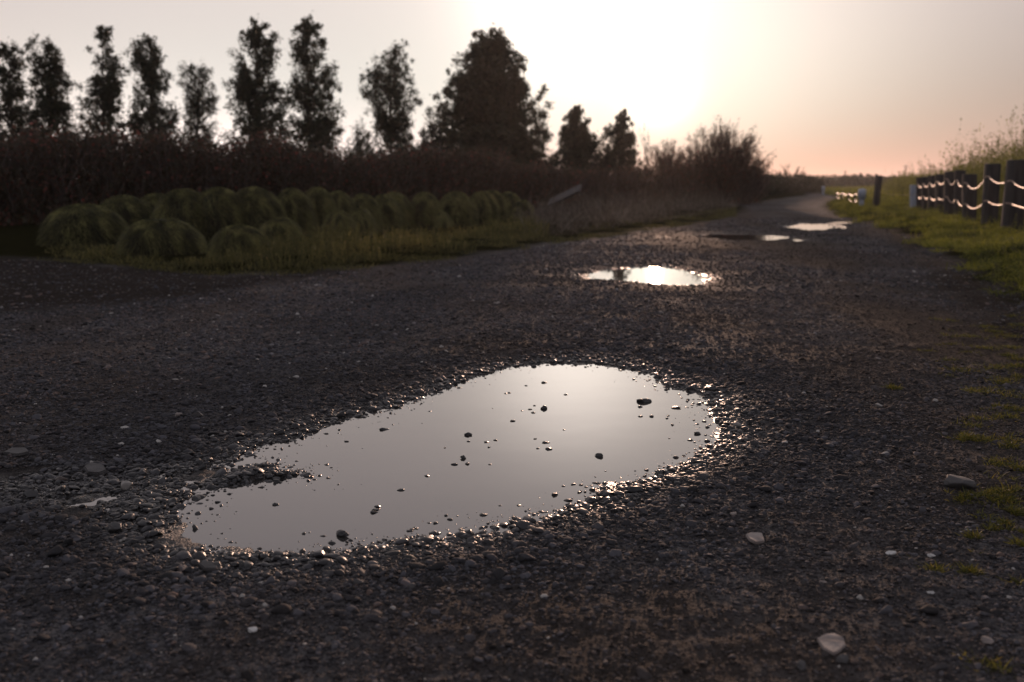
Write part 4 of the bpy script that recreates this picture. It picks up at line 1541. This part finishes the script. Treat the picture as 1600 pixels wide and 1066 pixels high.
def low_fence():
    # short stakes carrying rope away round the bend
    pts = [(mx - 0.06, my + 0.05, mz + mh * 0.86)]
    spots = [(1337, 27, 301), (1327, 31, 301), (1317, 36, 300), (1308, 42, 300)]
    for i, (px, D, top) in enumerate(spots):
        x, y = AT(px, D)
        z = ZAT(top, D)
        z0 = gz(x, y)
        V, F = tube([(0, 0, -0.1), (0, 0, z - z0)], [0.035, 0.03], 8)
        o = link('stake', np_mesh('stake', V, F), M_POST)
        o.location = (x, y, z0)
        tag(o, ['short stake nearest behind the pale marker post', 'second short stake behind the pale marker post',
                'third short stake trailing toward the bend', 'last short stake by the bend'][i], 'stake', 'short stakes of the low rope line')
        pts.append((x, y - 0.05, z - 0.03))
    rope(pts, [0.06] * 4, 0.013, 'loose bright rope trailing from the marker post to the bend', None)
    rope([(p[0], p[1], p[2] - 0.14) for p in pts], [0.10] * 4, 0.011, 'lower slack rope under the bright one near the marker post', None)


low_fence()
# thin wire between lone post and fence
rope([(lean[0] + 0.05, lean[1] - 0.08, 0.45), (info[-1][0] - 0.08, info[-1][1] - 0.1, 0.42)], [0.05], 0.004, 'thin rope from the leaning post to the fence end', None)


# ------------------------------------------------------------------ plank lying among the thicket
def plank():
    a = Vector((*AT(858, 19.5), ZAT(318, 19.5))); b_ = Vector((*AT(907, 19.0), ZAT(294, 19.0)))
    bm = bmesh.new()
    bmesh.ops.create_cube(bm, size=1)
    Ln = (b_ - a).length
    for v in bm.verts:
        v.co = Vector((v.co.x * Ln, v.co.y * 0.20, v.co.z * 0.05))
    bmesh.ops.subdivide_edges(bm, edges=bm.edges[:], cuts=3, use_grid_fill=True)
    for v in bm.verts:
        v.co += Vector((0, 0, 0.006 * mnoise.noise(v.co * 4)))
    bmesh.ops.bevel(bm, geom=[e for e in bm.edges if e.calc_face_angle(0) > 1], offset=0.006, segments=1, affect='EDGES')
    me = bpy.data.meshes.new('plank'); bm.to_mesh(me); bm.free()
    o = link('plank', me, M_PLANK)
    o.location = (a + b_) / 2
    o.rotation_euler = (b_ - a).to_track_quat('X', 'Z').to_euler()
    o.rotation_euler.x += 0.8
    tag(o, 'weathered grey plank leaning up out of the weeds past the mounds', 'plank')


plank()


# ------------------------------------------------------------------ far things
def far():
    # distant line of trees
    parts = []
    for i in range(260):
        px = rng.uniform(1255, 1720)
        D = rng.uniform(115, 150)
        x, y = AT(px, D)
        h = rng.uniform(0.9, 1.25) if px > 1345 else rng.uniform(0.6, 1.5)
        if px < 1300: h *= 0.9
        c = np.array([x, y, 0]) + np.stack([rng.normal(0, 0.9, 90), rng.normal(0, 1.6, 90), rng.random(90) ** 0.7 * h], -1)
        parts.append(leaves(c, 0.42))
    stuff('distant_woods', parts, M_LEAF, 'low dark line of distant trees on the horizon', 'woods')
    for px, top, D, lb in [(1414, 258, 230, 'taller thin utility pole on the right horizon'), (1320, 267, 260, 'shorter thin utility pole left of the leaning post')]:
        x, y = AT(px, D); H = ZAT(top, D)
        root = empty('utility_pole', (x, y, 0))
        v, f = tube([(0, 0, 0), (0, 0, H)], [0.17, 0.12], 8)
        link('pole', np_mesh('pole', v, f), M_BARK, root)
        v, f = tube([(-0.6, 0, H * 0.93), (0.6, 0, H * 0.93)], [0.06, 0.06], 6)
        link('crossarm', np_mesh('crossarm', v, f), M_BARK, root)
        tag(root, lb, 'pole')


far()


# ------------------------------------------------------------------ evening haze
def haze():
    bm = bmesh.new()
    bmesh.ops.create_cube(bm, size=1)
    for v in bm.verts:
        v.co = Vector((v.co.x * 1900, v.co.y * 1900, -1.5 if v.co.z < 0 else 9.0))
    me = bpy.data.meshes.new('haze'); bm.to_mesh(me); bm.free()
    m = bpy.data.materials.new('haze'); m.use_nodes = True
    nt = m.node_tree
    nt.nodes.remove(nt.nodes['Principled BSDF'])
    pv = nt.nodes.new('ShaderNodeVolumePrincipled')
    pv.inputs['Color'].default_value = (0.95, 0.90, 0.88, 1)
    pv.inputs['Density'].default_value = 0.00048
    pv.inputs['Anisotropy'].default_value = 0.6
    nt.links.new(pv.outputs[0], nt.nodes['Material Output'].inputs['Volume'])
    o = link('haze', me, m)
    tag(o, 'thin evening haze over the fields', 'haze', kind='stuff')


haze()
